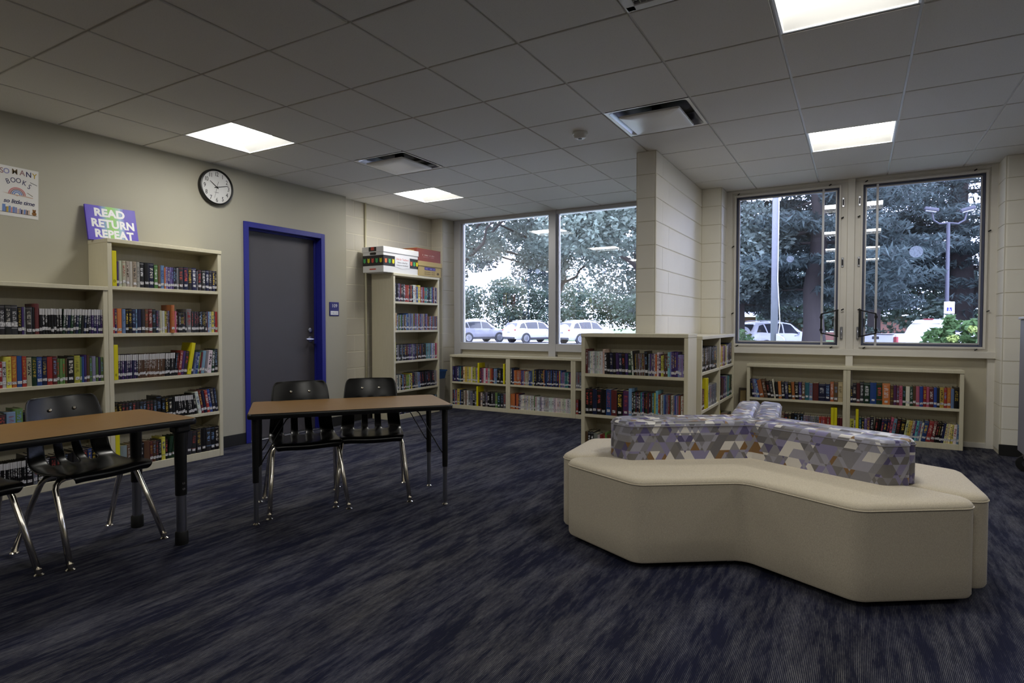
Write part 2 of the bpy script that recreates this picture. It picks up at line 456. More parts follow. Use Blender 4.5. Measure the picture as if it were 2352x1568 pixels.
def fillet(poly, rad, n=6):
    """round every corner of a closed 2-D polygon; rad is one radius or one per corner"""
    out = []; L = len(poly)
    for i in range(L):
        r = rad[i] if isinstance(rad, (list, tuple)) else rad
        p = Vector(poly[i]); a = Vector(poly[i-1]); b = Vector(poly[(i+1) % L])
        d1 = (a-p).normalized(); d2 = (b-p).normalized()
        if r <= 0: out.append(tuple(p)); continue
        ang = d1.angle(d2); t = min(r/math.tan(ang/2), (a-p).length*.49, (b-p).length*.49); r = t*math.tan(ang/2)
        c = p + (d1+d2).normalized()*(r/math.sin(ang/2))
        s0 = p+d1*t-c; s1 = p+d2*t-c
        a0 = math.atan2(s0.y, s0.x); da = (math.atan2(s1.y, s1.x)-a0+PI) % (2*PI)-PI
        out += [(c.x+r*math.cos(a0+da*j/n), c.y+r*math.sin(a0+da*j/n)) for j in range(n+1)]
    return out
rng = random.Random(11)
def small_print(name, parent, mat_, m, width, height, n):
    """print too small to read in the photograph: a row of tiny unequal strokes"""
    mb = MB(); r_ = random.Random(n); x = -width/2; st = width/n
    for i in range(n):
        w_ = st*r_.uniform(.45, .72)
        if r_.random() > .1: mb.box(x, x+w_, -height/2, height/2*r_.uniform(.5, 1), 0, .0003, m)
        x += st
    return mb.build(name, mat_, parent)
# ================================================================== SETTING
RX, RY = 10.72, -7.0        # far right wall, wall behind the camera
struct(box('floor', -.12, RX+.1, RY-.1, 6.3, -.12, 0, 'carpet'))
# ---- left wall, plastered, with the door opening
DY0, DY1, DZ = 2.762, 3.782, 2.186
wl = MB()
wl.box(-.11, WX, RY, DY0+.02, 0, H+.13).box(-.11, WX, DY1-.02, 4.115, 0, H+.13).box(-.11, WX, DY0+.02, DY1-.02, DZ-.02, H+.13)
wall_left = struct(wl.build('wall_left', 'wall_paint'))
struct(box('wall_back', -.12, RX+.1, RY-.1, RY, 0, H+.13, 'wall_paint'))
struct(box('wall_right', RX, RX+.1, RY, 6.3, 0, H+.13, 'wall_paint'))
bb = MB().box(WX, WX+.008, RY, DY0, 0, .11).box(WX, WX+.008, DY1, 4.115, 0, .11)
struct(bb.build('baseboard_left', 'black_rubber', bevel=.003, seg=1))
# ---- concrete block work: every block is a piece of its own
COURSE = [(.035+.2032*i, min(.035+.2032*(i+1), H)) for i in range(13)]
_bc = {}
def block(parent, x0, x1, y0, y1, z0, z1, mat_, nose=None, tight=False):
    """one block; nose = set of plan corners ('xy' signs) to round"""
    sx, sy, sz = round(x1-x0, 4), round(y1-y0, 4), round(z1-z0, 4); key = (sx, sy, sz, mat_, nose, tight)
    if key not in _bc:
        j = .0035
        mb = MB()
        if nose:
            poly = [(j*.3, j*.3), (sx-j*.3, j*.3), (sx-j*.3, sy-j*.3), (j*.3, sy-j*.3)]
            r = [.028 if c in nose else .003 for c in ('00', '10', '11', '01')]
            mb.prism(fillet(poly, r, 5), j, sz-j); _bc[key] = mb.mesh('block', mat_, smooth=.5)
        elif tight:     # end joints struck flush, only the bed joints show
            a, b_, c = j*.3, .004, j
            mb.prism([(a+b_, c), (sx-a-b_, c), (sx-a, c+b_), (sx-a, sz-c-b_), (sx-a-b_, sz-c), (a+b_, sz-c), (a, sz-c-b_), (a, c+b_)], .0002, sy-.0002, 'y'); _bc[key] = mb.mesh('block', mat_)
        else:
            mb.box(j*.6, sx-j*.6, j*.6, sy-j*.6, j, sz-j); _bc[key] = mb.mesh('block', mat_, bevel=.004, seg=1)
    return link('block', _bc[key], parent, (x0, y0, z0))
# stub of block wall ending in a rounded pier (the pillar)
PX0, PX1, PY0 = 3.555, 3.738, 4.10
pil = struct(box('wall_pillar', PX0+.006, PX1-.006, PY0+.006, 6.2, 0, H+.13, 'mortar'))
for ci, (z0, z1) in enumerate(COURSE):
    y = PY0; first = True
    while y < 6.19:
        L = .4064 if (not first or ci % 2) else .2032
        y1 = min(y+L, 6.2)
        block(pil, PX0, PX1, y, y1, z0, z1, 'block_paint', ('00', '10') if first else None, True)
        y = y1; first = False
# pier between the stub wall and the right window
p2 = struct(box('wall_pier', PX1-.01, 3.945, 5.836, 6.2, 0, H+.13, 'mortar'))
for ci, (z0, z1) in enumerate(COURSE): block(p2, PX1, 3.951, 5.83, 6.19, z0, z1, 'block_paint', ('10',))
# block wall right of the right window
p3 = struct(MB().box(6.371, 7.17, 5.836, 6.25, 0, H+.13).box(7.17, 9.9, 5.836, 6.25, 0, .93).box(9.9, RX, 5.836, 6.25, 0, H+.13).build('wall_window_right', 'mortar'))
for ci, (z0, z1) in enumerate(COURSE):
    x = 6.365; first = True
    while x < 7.15:
        L = .4064 if (not first or ci % 2) else .2032
        if x+L > 7.0: L = 7.178-x
        block(p3, x, x+L, 5.83, 6.19, z0, z1, 'block_paint', ('00',) if first else None); x += L; first = False
struct(box('baseboard_right', 6.362, RX, 5.822, 5.832, 0, .10, 'black_rubber', bevel=.003))
# block return wall beyond the plaster and the pier beside the left window
p4 = struct(box('wall_left_block', -.13, -.034, 4.09, 6.2, 0, H+.13, 'mortar'))
for ci, (z0, z1) in enumerate(COURSE):
    y = 4.12; first = True
    while y < 5.84:
        L = .4064 if (not first or ci % 2) else .2032
        y1 = min(y+L, 5.86); block(p4, -.12, -.03, y, y1, z0, z1, 'block_paint_grey'); y = y1; first = False
p5 = struct(box('wall_corner_pier', -.03, .162, 5.826, 6.2, 0, H+.13, 'mortar'))
for ci, (z0, z1) in enumerate(COURSE): block(p5, -.03, .168, 5.82, 6.19, z0, z1, 'block_paint_grey', ('10',))
struct(box('baseboard_block', -.03, -.022, 4.12, 5.82, 0, .10, 'black_rubber', bevel=.003))
tag(MB().tube([(-.017, 4.50, .0), (-.017, 4.50, H)], .0125, 12).build('conduit_pipe', 'conduit_paint', smooth=1.0),
    'thin cream conduit pipe running up the block wall beside bookcase', 'pipe')
struct(box('wall_window_top', -.12, RX+.1, 6.122, 6.3, H+.012, H+.13, 'ceiling_metal'))
# ---- ceiling: slab, lay-in grid, tiles
ceil = struct(box('ceiling', -.12, RX+.1, RY-.1, 6.3, H+.12, H+.18, 'ceiling_metal'))
FIX = {(i, j): 'light' for i in (-5, -1, 3, 7) for j in (1, 8)}
FIX.update({(3, 15): 'light', (7, 15): 'light'})  # unseen right-hand pair, added to brighten the pillar and pier
FIX.update({(5, 2): 'diffuser', (5, 6): 'diffuser', (2, 7): 'grille'})
tile_me = MB().box(-.298, .298, -.298, .298, 0, .016).mesh('tile', 'ceiling_tile', bevel=.0025, seg=1)
far = MB()
for i in range(-11, 10):
    for j in range(0, 17):
        if (i, j) in FIX: continue
        x0, x1, y0, y1 = j*G+.0068, (j+1)*G-.0068, i*G+.0068, (i+1)*G-.0068
        if i < -2 or j > 12: far.box(x0, x1, y0, y1, H, H+.016); continue
        if j == 0: MB().box(WX+.006 if y1 < 4.0 else -.026, x1, y0, y1, H, H+.016).build('tile', 'ceiling_tile', ceil, bevel=.0025, seg=1)
        else: link('tile', tile_me, ceil, ((x0+x1)/2, (y0+y1)/2, H), (-.012, .006, 0) if (i, j) == (1, 4) else None)
tag(far.build('far_tiles', 'ceiling_tile', ceil), kind='stuff')
for j in range(1, 18): box('grid_runner', j*G-.012, j*G+.012, RY, 6.12, H+.008, H+.031, 'ceiling_metal', ceil)
for i in range(-11, 11): box('grid_runner', -.03, RX, i*G-.0118, i*G+.0118, H+.0085, H+.031, 'ceiling_metal', ceil)
struct(box('trim_1', WX-.001, WX+.009, RY, 4.115, H-.002, H+.03, 'ceiling_metal'))
struct(box('trim_2', -.1, 3.94, 6.09, 6.12, H-.003, H+.03, 'ceiling_metal'))
struct(box('trim_3', 3.94, 6.4, 6.09, 6.12, H-.003, H+.03, 'ceiling_metal'))
# ---- door
dr = struct(empty('door_1', (0, (DY0+DY1)/2, 0)))
def dpart(name, x0, x1, y0, y1, z0, z1, m, p=None, b=.002):
    c = (DY0+DY1)/2; return box(name, x0, x1, y0-c, y1-c, z0, z1, m, p or dr, bevel=b)
f = MB(); c_ = (DY0+DY1)/2
for y0, y1 in ((DY0, DY0+.052), (DY1-.052, DY1)):
    f.box(-.10, WX+.014, y0-c_, y1-c_, 0, DZ)
f.box(-.10, WX+.014, DY0+.052-c_, DY1-.052-c_, DZ-.052, DZ)
f.box(-.055, -.03, DY0+.05-c_, DY0+.068-c_, 0, DZ-.05).box(-.055, -.03, DY1-.068-c_, DY1-.05-c_, 0, DZ-.05).box(-.055, -.03, DY0+.05-c_, DY1-.05-c_, DZ-.068, DZ-.05)
f.build('door_frame', 'blue_frame_paint', dr, bevel=.002, seg=1)
leaf = dpart('door_leaf', -.10, -.055, DY0+.055, DY1-.055, .008, DZ-.055, 'door_grey')
MB().lathe([(.03, 0), (.03, .008), (.022, .012), (.0, .012)], 20, (-.055, 3.655-c_, 1.01), 'x').build('rosette', 'nickel', leaf, smooth=.6)
MB().tube([(-.05, 3.655-c_, 1.01), (.004, 3.655-c_, 1.01), (.008, 3.640-c_, 1.01), (.008, 3.548-c_, 1.012)], .0115, 10).build('lever_handle', 'nickel', leaf, smooth=.8)
MB().lathe([(.026, 0), (.026, .01), (.018, .016), (.0, .016)], 20, (-.055, 3.655-c_, 1.112), 'x').build('deadbolt', 'nickel', leaf, smooth=.6)
dpart('threshold', -.10, .03, DY0+.052, DY1-.052, 0, .008, 'steel')
# ---- left window: storefront frame with two big panes
w1 = struct(empty('window_1', (0, 6.15, 0)))
def wp(p, name, x0, x1, y0, y1, z0, z1, m, b=.003): return box(name, x0, x1, y0-6.15, y1-6.15, z0, z1, m, p, bevel=b)
wp(w1, 'jamb', .168, .278, 6.10, 6.21, 0, H, 'aluminium')
wp(w1, 'mullion', 1.704, 1.808, 6.095, 6.21, 0, H, 'aluminium')
wp(w1, 'jamb', 3.44, 3.56, 6.10, 6.21, 0, H, 'aluminium')
wp(w1, 'head', .27, 3.45, 6.105, 6.21, 2.625, H+.02, 'aluminium')
wp(w1, 'sill_rail', .27, 3.45, 6.10, 6.21, .815, .918, 'aluminium')
for x0, x1 in ((.278, 1.704), (1.808, 3.44)):
    wp(w1, 'glazing_stop', x0, x0+.028, 6.135, 6.19, .918, 2.625, 'aluminium', .002)
    wp(w1, 'glazing_stop', x1-.012, x1, 6.135, 6.19, .918, 2.625, 'aluminium', .002)
    wp(w1, 'pane', x0, x1, 6.166, 6.170, .915, 2.63, 'glass_clear', 0)
    wp(w1, 'apron_panel', x0-.004, x1+.004, 6.145, 6.19, .0, .815, 'panel_paint')
    wp(w1, 'apron_band', x0+.016, x1-.01, 6.13, 6.15, .62, .775, 'panel_paint')
# ---- right window: painted frame, two casements with sliding lights
w2 = struct(empty('window_2', (0, 6.15, 0)))
wp(w2, 'jamb', 3.94, 4.012, 6.12, 6.24, 0, H, 'window_frame_paint')
wp(w2, 'jamb', 6.312, 6.372, 6.12, 6.24, 0, H, 'window_frame_paint')
wp(w2, 'mullion', 5.146, 5.212, 6.095, 6.24, 0, H, 'window_frame_paint')
wp(w2, 'head', 4.01, 6.315, 6.125, 6.24, 2.645, H+.02, 'window_frame_paint')
wp(w2, 'sill_rail', 4.01, 6.372, 6.085, 6.24, .855, .918, 'window_frame_paint')
wp(w2, 'bottom_rail', 4.03, 6.372, 6.13, 6.24, 0, .05, 'window_frame_paint')
wp(w2, 'apron_panel', 4.0, 5.15, 6.165, 6.2, .05, .858, 'panel_paint', 0)
wp(w2, 'apron_panel', 5.206, 6.335, 6.165, 6.2, .05, .858, 'panel_paint', 0)
wp(w2, 'apron_gap', 6.333, 6.375, 6.195, 6.21, .045, .858, 'black_metal', 0)
def rim(mb, x0, x1, z0, z1, w, y0, y1):
    y0 -= 6.15; y1 -= 6.15
    mb.box(x0, x0+w, y0, y1, z0, z1).box(x1-w, x1, y0, y1, z0, z1).box(x0+w, x1-w, y0, y1, z0, z0+w).box(x0+w, x1-w, y0, y1, z1-w, z1)
    return mb
for s, (x0, x1) in enumerate(((4.012, 5.146), (5.212, 6.312))):
    g0, g1 = ((4.048, 5.072), (5.278, 6.280))[s]
    fr = MB(); y0, y1 = -.02, .06
    fr.box(x0, g0, y0, y1, .918, 2.645).box(g1, x1, y0, y1, .918, 2.645).box(g0, g1, y0, y1, .918, .957).box(g0, g1, y0, y1, 2.606, 2.645)
    fr.build('casement_frame', 'window_frame_paint', w2, bevel=.003, seg=1)
    rim(MB(), g0-.016, g1+.016, .940, 2.622, .020, 6.112, 6.135).build('stop_bead', 'window_frame_paint', w2, bevel=.004, seg=1)
    sash = rim(MB(), g0, g1, .957, 2.606, .034, 6.175, 6.215).build('sash', 'gasket', w2, bevel=.006, seg=1)
    rim(MB(), g0+.024, g1-.024, .981, 2.582, .014, 6.168, 6.18).build('sash_bead', 'aluminium', w2, bevel=.003, seg=1)
    xs = (4.920, 5.408)[s]
    wp(w2, 'slider_bar', xs-.011, xs+.011, 6.155, 6.176, .957, 2.606, 'aluminium', .002)
    gl = MB().box(-(g1-g0)/2+.03, (g1-g0)/2-.03, -.002, .002, .98, 2.584).build('pane', 'glass_tinted', w2)
    gl.location = ((g0+g1)/2, 6.19-6.15, 0); gl.rotation_euler = (0, 0, (.017, -.011)[s])
    hx = (5.105, 5.252)[s]
    for hz in (2.44, 1.82):
        hg = MB().box(hx-.011, hx+.011, -.032, -.02, hz-.05, hz+.05).build('hinge', 'steel', w2, bevel=.003, seg=1)
        MB().tube([(hx, -.034, hz-.03), (hx, -.034, hz+.03)], .006, 8).build('hinge_pin', 'black_metal', hg)
    lv = MB().box(hx-.012, hx+.012, -.032, -.02, 1.02, 1.15).build('lock_plate', 'steel', w2, bevel=.003, seg=1)
    MB().tube([(hx, -.035, 1.13), (hx, -.05, 1.09), (hx, -.04, 1.03)], .007, 8).build('lock_lever', 'nickel', lv, smooth=True)
    for bx, bz in ((g0+.03, 2.63), (g1-.09, 2.63), (g0+.03, .936), (g1-.06, .936), ((g0-.024, g1+.024)[s], 2.05), ((g0-.024, g1+.024)[s], 1.3), (hx-.006, 2.28), (hx+.006, 1.33)):
        MB().tube([(bx-.01, -.045, bz-.006), (bx+.012, -.05, bz+.006)], .006, 8).build('turn_button', 'black_metal', w2)
    # black pull guard swung in from the slider bar
    a, b = ((4.915, 5.075), (5.412, 5.258))[s]
    gd = MB(); yy = -.045
    gd.tube([(a, 0, 1.085), (a, 0, 1.285)], .009, 8)
    gd.tube([(a, 0, 1.285), (b, -.10, 1.325)], .008, 8).tube([(a, 0, 1.085), (b, -.10, 1.05)], .008, 8)
    sgn = 1 if b > a else -1
    gd.box(min(b, b-sgn*.022), max(b, b-sgn*.022), -.108, -.06, 1.046, 1.329)
    gd.box(a-.014, a+.014, -.008, .012, 1.24, 1.265).box(a-.014, a+.014, -.008, .012, 1.105, 1.13)
    gd.build('pull_guard', 'black_metal', w2, bevel=.002, seg=1)
    MB().tube([(b-sgn*.05, .01, 1.15), (b-sgn*.05, -.03, 1.155), (b-sgn*.05, -.03, 1.23), (b-sgn*.05, .01, 1.235)], .005, 8).build('pull_handle', 'black_metal', w2, smooth=True)
# ---- added window bay out of view, sends extra daylight onto the pillar
w3 = struct(empty('added_window', (0, 6.15, 0)))
for x0, x1 in ((7.17, 7.26), (8.49, 8.58), (9.81, 9.9)): wp(w3, 'mullion', x0, x1, 6.10, 6.24, .93, H, 'window_frame_paint')
wp(w3, 'head', 7.17, 9.9, 6.10, 6.24, 2.6, H+.02, 'window_frame_paint'); wp(w3, 'sill_rail', 7.17, 9.9, 6.06, 6.24, .93, 1.0, 'window_frame_paint')
for x0, x1 in ((7.26, 8.49), (8.58, 9.81)): wp(w3, 'pane', x0, x1, 6.18, 6.184, 1.0, 2.6, 'glass_clear', 0)
# round frosted stickers on the panes
for x, z, r, y in ((5.744, 1.898, .058, 6.180), (4.606, 1.887, .036, 6.174), (1.505, 1.892, .034, 6.163), (2.46, 1.86, .03, 6.163)):
    MB().lathe([(r, 0), (r, .0006), (0, .0006)], 28, (x, y-6.15, z), 'y').build('round_sticker', 'frosted_sticker', w2 if x > 3.8 else w1)
# ================================================================== THINGS ON THE CEILING
def ceil_light():
    t = empty('ceiling_light')
    fr = MB(); a = .2985
    for sx in (-1, 1):
        fr.box(min(sx*a, sx*(a-.012)), max(sx*a, sx*(a-.012)), -a, a, .002, .010)
        fr.box(-a, a, min(sx*a, sx*(a-.012)), max(sx*a, sx*(a-.012)), .002, .010)
    fr.build('frame', 'bright_white_metal', t, bevel=.002, seg=1)
    for sx in (-1, 1):
        rows = []
        for q in range(9):
            u = q/8; y = sx*(.287-.135*u); z = .009+.046*math.sin(u*PI/2)
            rows.append([(-.286, y, z), (.286, y, z)])
        MB().grid(rows).build('side_panel', 'lamp_side_panel', t, smooth=True, recalc=False)
        MB().box(min(sx*.286, sx*.29), max(sx*.286, sx*.29), -.286, .286, .006, .075).build('end_plate', 'bright_white_metal', t)
    rows = []
    for q in range(13):
        u = -1+2*q/12; rows.append([(-.284, u*.152, .055-.046*math.sqrt(max(0, 1-u*u))), (.284, u*.152, .055-.046*math.sqrt(max(0, 1-u*u)))])
    MB().grid(rows).build('lens', 'lamp_lens', t, smooth=True)
    MB().box(-.29, .29, -.29, .29, .076, .084).build('housing', 'white_metal', t)
    return t
proto = ceil_light(); first = True
LL = {(3, 15): 'square ceiling light off the right side of the photo, front', (7, 15): 'square ceiling light off the right side of the photo, rear',
      (-1, 1): 'square ceiling light behind the camera near the left wall', (-1, 8): 'square ceiling light directly above the camera', (-5, 1): 'farthest square ceiling light behind the camera by left wall', (-5, 8): 'farthest square ceiling light straight behind the camera',
      (3, 1): 'square ceiling light nearest the wall clock', (7, 1): 'square ceiling light nearest the left window', (3, 8): 'large square ceiling light at the top edge of the photo',
      (7, 8): 'square ceiling light nearest the right window'}
for (i, j), kind in FIX.items():
    if kind != 'light': continue
    o = proto if first else copy_tree(proto); first = False
    o.location = ((j+.5)*G, (i+.5)*G, H)
    tag(o, LL.get((i, j), 'square ceiling light behind the camera, out of view'), 'ceiling light', 'recessed ceiling lights')
def sq_ring(h, z, r=.02, n=4): return [(x, y, z) for x, y in fillet([(-h, -h), (h, -h), (h, h), (-h, h)], r, n)]
def diffuser():
    t = empty('air_diffuser')
    MB().grid([sq_ring(.298, .001, .004), sq_ring(.288, .0, .004), sq_ring(.276, .003, .03)], True).build('flange', 'bright_white_metal', t, smooth=.6)
    MB().grid([sq_ring(.276, .003, .03), sq_ring(.262, .018, .05), sq_ring(.245, .045, .06), sq_ring(.235, .085, .06)], True).build('cone', 'steel', t, smooth=True)
    MB().box(-.25, .25, -.25, .25, .085, .09).build('neck', 'dark_grille', t)
    pl = MB(); pl.grid([sq_ring(.205, -.006, .01), sq_ring(.215, -.010, .01), sq_ring(.214, -.022, .01), sq_ring(.206, -.026, .01), sq_ring(.10, -.027, .01), sq_ring(.001, -.027, .0002)], True)
    pl.build('plaque', 'bright_white_metal', t, smooth=.7)
    MB().box(-.03, .03, -.03, .03, -.012, .085).build('hanger_box', 'dark_grille', t)
    return t
d1 = diffuser(); d1.location = (2.5*G, 5.5*G, H); d2 = copy_tree(d1); d2.location = (6.5*G, 5.5*G, H)
tag(d1, 'white square air diffuser between the two lights near left wall', 'air vent', 'plaque air diffusers')
tag(d2, 'white square air diffuser above the block pillar', 'air vent', 'plaque air diffusers')
gr = empty('return_grille', (7.5*G, 2.5*G, H))
g = MB(); a = .2985
for s in (-1, 1):
    g.box(min(s*a, s*(a-.045)), max(s*a, s*(a-.045)), -a, a, 0, .02); g.box(-a, a, min(s*a, s*(a-.045)), max(s*a, s*(a-.045)), 0, .02)
g.build('frame', 'white_metal', gr, bevel=.004, seg=1)
box('backing', -.25, .25, -.25, .25, .026, .03, 'black_metal', gr)
sl = MB().box(-.252, .252, -.0012, .0012, .004, .024).mesh('slat', 'white_metal'); sl2 = MB().box(-.0012, .0012, -.252, .252, .004, .024).mesh('slat', 'white_metal')
for q in range(1, 17): link('slat', sl, gr, (0, -.252+q*.504/17, 0)); link('slat', sl2, gr, (-.252+q*.504/17, 0, 0))
tag(gr, 'white egg-crate return air grille cut by the top edge', 'air vent')
sd = empty('smoke_detector', (3.353, 3.357, H))
MB().lathe([(.0, .0), (.058, .0), (.06, -.006), (.058, -.016), (0, -.016)], 28).build('base', 'white_metal', sd, smooth=.5)
MB().lathe([(.054, -.016), (.046, -.036), (.032, -.046), (0, -.046)], 28).build('dome', 'white_metal', sd, smooth=.7)
MB().lathe([(.014, -.0455), (.014, -.049), (0, -.049)], 16).build('sensor_vent', 'dark_grille', sd)
tag(sd, 'round white smoke detector on the ceiling before left window', 'smoke detector')
# ================================================================== BOOKCASES
ST = .032           # panel thickness
def bookcase(name, loc, rz, W, Hh, D, shelves, label, group=None, bays=(), top_over=.006):
    """loc = front left bottom corner; local x runs along the front, y into the case"""
    t = tag(empty(name, loc, rz), label, 'bookcase', group)
    box('side_panel', 0, ST, .004, D, 0, Hh-.03, 'laminate', t, bevel=.0015)
    box('side_panel', W-ST, W, .004, D, 0, Hh-.03, 'laminate', t, bevel=.0015)
    box('top_panel', -.002, W+.002, -top_over+.004, D, Hh-.03, Hh, 'laminate', t, bevel=.002)
    box('back_panel', ST, W-ST, D-.012, D, .01, Hh-.03, 'laminate', t)
    for b in bays: box('divider', b-.014, b+.014, .004, D-.012, .05, Hh-.03, 'laminate', t, bevel=.0015)
    cuts = [ST]+[c for b in bays for c in (b-.014, b+.014)]+[W-ST]
    for k_ in range(0, len(cuts), 2):
        for z in shelves[:-1]: box('shelf', cuts[k_], cuts[k_+1], .006, D-.012, z-.026, z, 'laminate', t, bevel=.0015)
    box('bottom_shelf', ST, W-ST, .006, D-.012, 0, shelves[-1], 'laminate', t, bevel=.0015)
    t['shelves'] = shelves
    return t
Z6 = [1.468, 1.106, .748, .402, .062]
tall = bookcase('bookcase', (.335, 1.402, 0), PI/2, .93, 1.829, .288, Z6, 'tall beige bookcase left of the blue-framed door')
lowl = bookcase('bookcase', (.335, .470, 0), PI/2, .93, 1.462, .288, Z6[1:], 'medium-height beige bookcase at the left edge beneath the poster')
narr = bookcase('bookcase', (.380, 4.56, 0), PI/2, .914, 1.802, .36, [1.458, 1.104, .726, .360, .06], 'tall beige bookcase with cardboard boxes on top')
LB = [bookcase('bookcase', (x, 5.82, 0), 0, .945, .752, .27, [.378, .055], l, 'low bookcases under the left window') for x, l in
      ((.295, 'low beige bookcase under left window, nearest the blue bin'), (1.241, 'middle low beige bookcase under the left window'), (2.187, 'low beige bookcase under left window, half hidden behind another'))]
midc = bookcase('bookcase', (3.175, 3.80, 0), 0, .916, 1.098, .295, [.752, .400, .055], 'waist-high beige bookcase in front of the block pillar')
side = bookcase('bookcase', (4.10, 4.255, 0), PI/2, 1.57, 1.074, .35, [.758, .424, .06], 'beige two-bay bookcase along the right side of the pillar', bays=(.80,))
RB = [bookcase('bookcase', (x, 5.89, 0), 0, .948, .748, .228, [.388, .055], l, 'low bookcases under the right window') for x, l in
      ((4.216, 'left one of two low beige bookcases under right window'), (5.165, 'right one of two low beige bookcases under right window'))]

# ------------------------------------------------------------------ books
import re
PAL = dict(k=((26, 25, 28), 'black'), K=((52, 51, 56), 'charcoal'), n=((34, 40, 80), 'navy blue'), b=((40, 78, 156), 'blue'), l=((120, 158, 204), 'light blue'),
           t=((38, 128, 138), 'teal'), g=((104, 150, 70), 'green'), G=((34, 70, 48), 'dark green'), y=((222, 206, 40), 'yellow'), o=((206, 112, 36), 'orange'),
           r=((170, 44, 38), 'red'), m=((110, 40, 44), 'maroon'), p=((76, 50, 120), 'purple'), v=((146, 132, 186), 'lavender'), w=((222, 220, 218), 'white'),
           c=((200, 192, 172), 'cream'), s=((134, 136, 142), 'grey'), d=((106, 74, 48), 'brown'), i=((204, 92, 128), 'pink'), a=((104, 186, 196), 'aqua'), q=((86, 42, 92), 'plum'),
           e=((232, 214, 150), 'pale yellow'))
LIGHT = set('ywclveias')
TOK = re.compile(r'^([a-zA-Z]+)(\d+)(?:/(\d+))?(?:\*(\d+))?(?:~(-?\d+))?([tLxPH]*)$')
ORD = lambda n: '%d%s' % (n, 'th' if 10 <= n % 100 <= 20 else {1: 'st', 2: 'nd', 3: 'rd'}.get(n % 10, 'th'))
BOOKS = []      # (case, x, z, spec...)
def fill(case, z, x0, x1, row, where, cname, vis=1.0, fit=True):
    items = []
    for tk in row.split():
        if tk[0] == '@':
            mm = re.match(r'^@([A-Z]?)(?:~(-?\d+))?$', tk); items.append(('div', mm.group(1), 22, 27, int(mm.group(2) or 0))); continue
        mm = TOK.match(tk); cs, w, h_, n, ln, fl = mm.groups()
        for q in range(int(n or 1)):
            c = cs[q % len(cs)] if len(cs) > 1 and int(n or 1) > 1 else rng.choice(cs)
            items.append(('book', c, int(w)*(1+rng.uniform(-.06, .06)), int(h_ or 20)+rng.uniform(-.35, .35)*(1 if int(n or 1) < 4 else .35), int(ln or 0)+rng.uniform(-.4, .4), fl))
    ext = [it[2]/1000/math.cos(math.radians(it[4])) for it in items]
    # room taken by changes of lean
    gap = []; prev = 0
    for it in items:
        a = it[4]; d_ = 0
        if abs(a-prev) > 2.5:
            hh = it[3]/100; d_ = hh*abs(math.sin(math.radians(a))-math.sin(math.radians(prev)))*(.5 if prev and a else 1.0)*(1 if a < prev else .0)
        gap.append(d_); prev = a
    tot = sum(ext)+sum(gap)
    sc_ = min(1.6, (x1-x0-.004-sum(gap))/sum(ext)) if fit else min(1.0, (x1-x0-.004-sum(gap))/sum(ext))
    x = x0+.002; nb = 0
    for it, e, g_ in zip(items, ext, gap):
        x += g_; w = it[2]/1000*sc_
        if it[0] == 'div': BOOKS.append(dict(kind='div', case=case, x=x, z=z, w=w, h=it[3]/100, lean=it[4], letter=it[1], where=where, cname=cname, vis=vis))
        else:
            nb += 1
            BOOKS.append(dict(kind='book', case=case, x=x, z=z, w=w*.985, h=it[3]/100, lean=it[4], c=it[1], fl=it[5], where=where, cname=cname, n=nb, vis=vis))
        x += e*sc_
# tall bookcase left of the door
T = 'tall bookcase left of door'
fill(tall, Z6[0], ST, .93-ST, '@D p10/19 c17/20*6 K22/20 k24/20 n26/20 g18/19 d16/19 l18/19 o8/17 vp11/18*4 k9/18*2 s9/18 Kn25/19*4 s8/17 K22/18*2 nK20/18*3 k10/18', 'top shelf', T)
fill(tall, Z6[1], ST, .93-ST, 'r11/19 p13/19 o26/19 l19/19 k17/19 k19/19 n22/19 l8/19 n24/19 K20/19 d20/19 m20/19 K22/19 n14/18 s10/18 c11/18 w16/18 y9/18 d9/18 v12/18 o20/23P r9/18 i9/18 m9/18 k9/17*6 s34/20 k10/18*10 m9/18 l9/18 w15/18 y16/18 d10/18 r14/18', 'second shelf', T)
fill(tall, Z6[2], ST, .93-ST, '@E pn10/19*10~1t d8/19*18~2t k9/19*6~3t k10/19*2~6 r18/21~8 p16/20~8 K20/20~8 @F~10 n15/19~9 l14/19~9 b14/19~9 g9/19~8 m10/19~8 l20/20~7 s18/20~7 w26/20~6 G18/20~4 K22/21', 'third shelf', T)
fill(tall, Z6[3], ST, .93-ST, 'k18/17 k20/16 K18/16*10 k26/19 k20/17*4 k11/17*10~-5t k18/18~-6 w20/19~-10 m16/20~-10 n18/20~-10 r18/20~-9 b18/20~-9 K20/21~-8 n16/21~-7', 'fourth shelf', T, .75)
fill(tall, Z6[4], ST, .93-ST, '@ s34/17 d26/17 m24/17 k34/17 d30/18 m16/17 d15/17 K16/17 k15/17 y20/19 k14/17 G18/18~8 G22/18~10 s18/18~10 p10/17~9 K28/20*3~4 Kk28/21*4 k24/21', 'bottom shelf', T, .7)
T = 'bookcase under poster'
fill(lowl, Z6[1], ST, .93-ST, 'k30/20*3 K30/20*7L k20/19 p13/19 s7/19 K34/19 k14/19 m24/21 k15/18*8t GKn15/18*9~4t k12/18~5t np14/18*6~1t', 'top shelf', T)
fill(lowl, Z6[2], ST, .93-ST, 'd26/19 r26/19 b22/19 y28/19 y30/20 e24/20 t14/18 g12/18 r14/18 w18/18 y20/21 o24/21 b22/21 r20/21 c24/20 G22/20 b24/20 n24/20 r26/20 m22/20 g13/18*3 d11/18 k34/20 y28/20 g9/19 b13/19 p13/20 d16/20 g14/18 v20/19 g14/18 p12/18 g14/18', 'middle shelf', T)
fill(lowl, Z6[3], ST, .93-ST, 'K28/17 n28/17 d26/17 K26/17 n26/17 K26/17 l32/18 g26/20 k30/17*7 k20/18 K24/19 n18/19 k16/19', 'third shelf', T, .5)
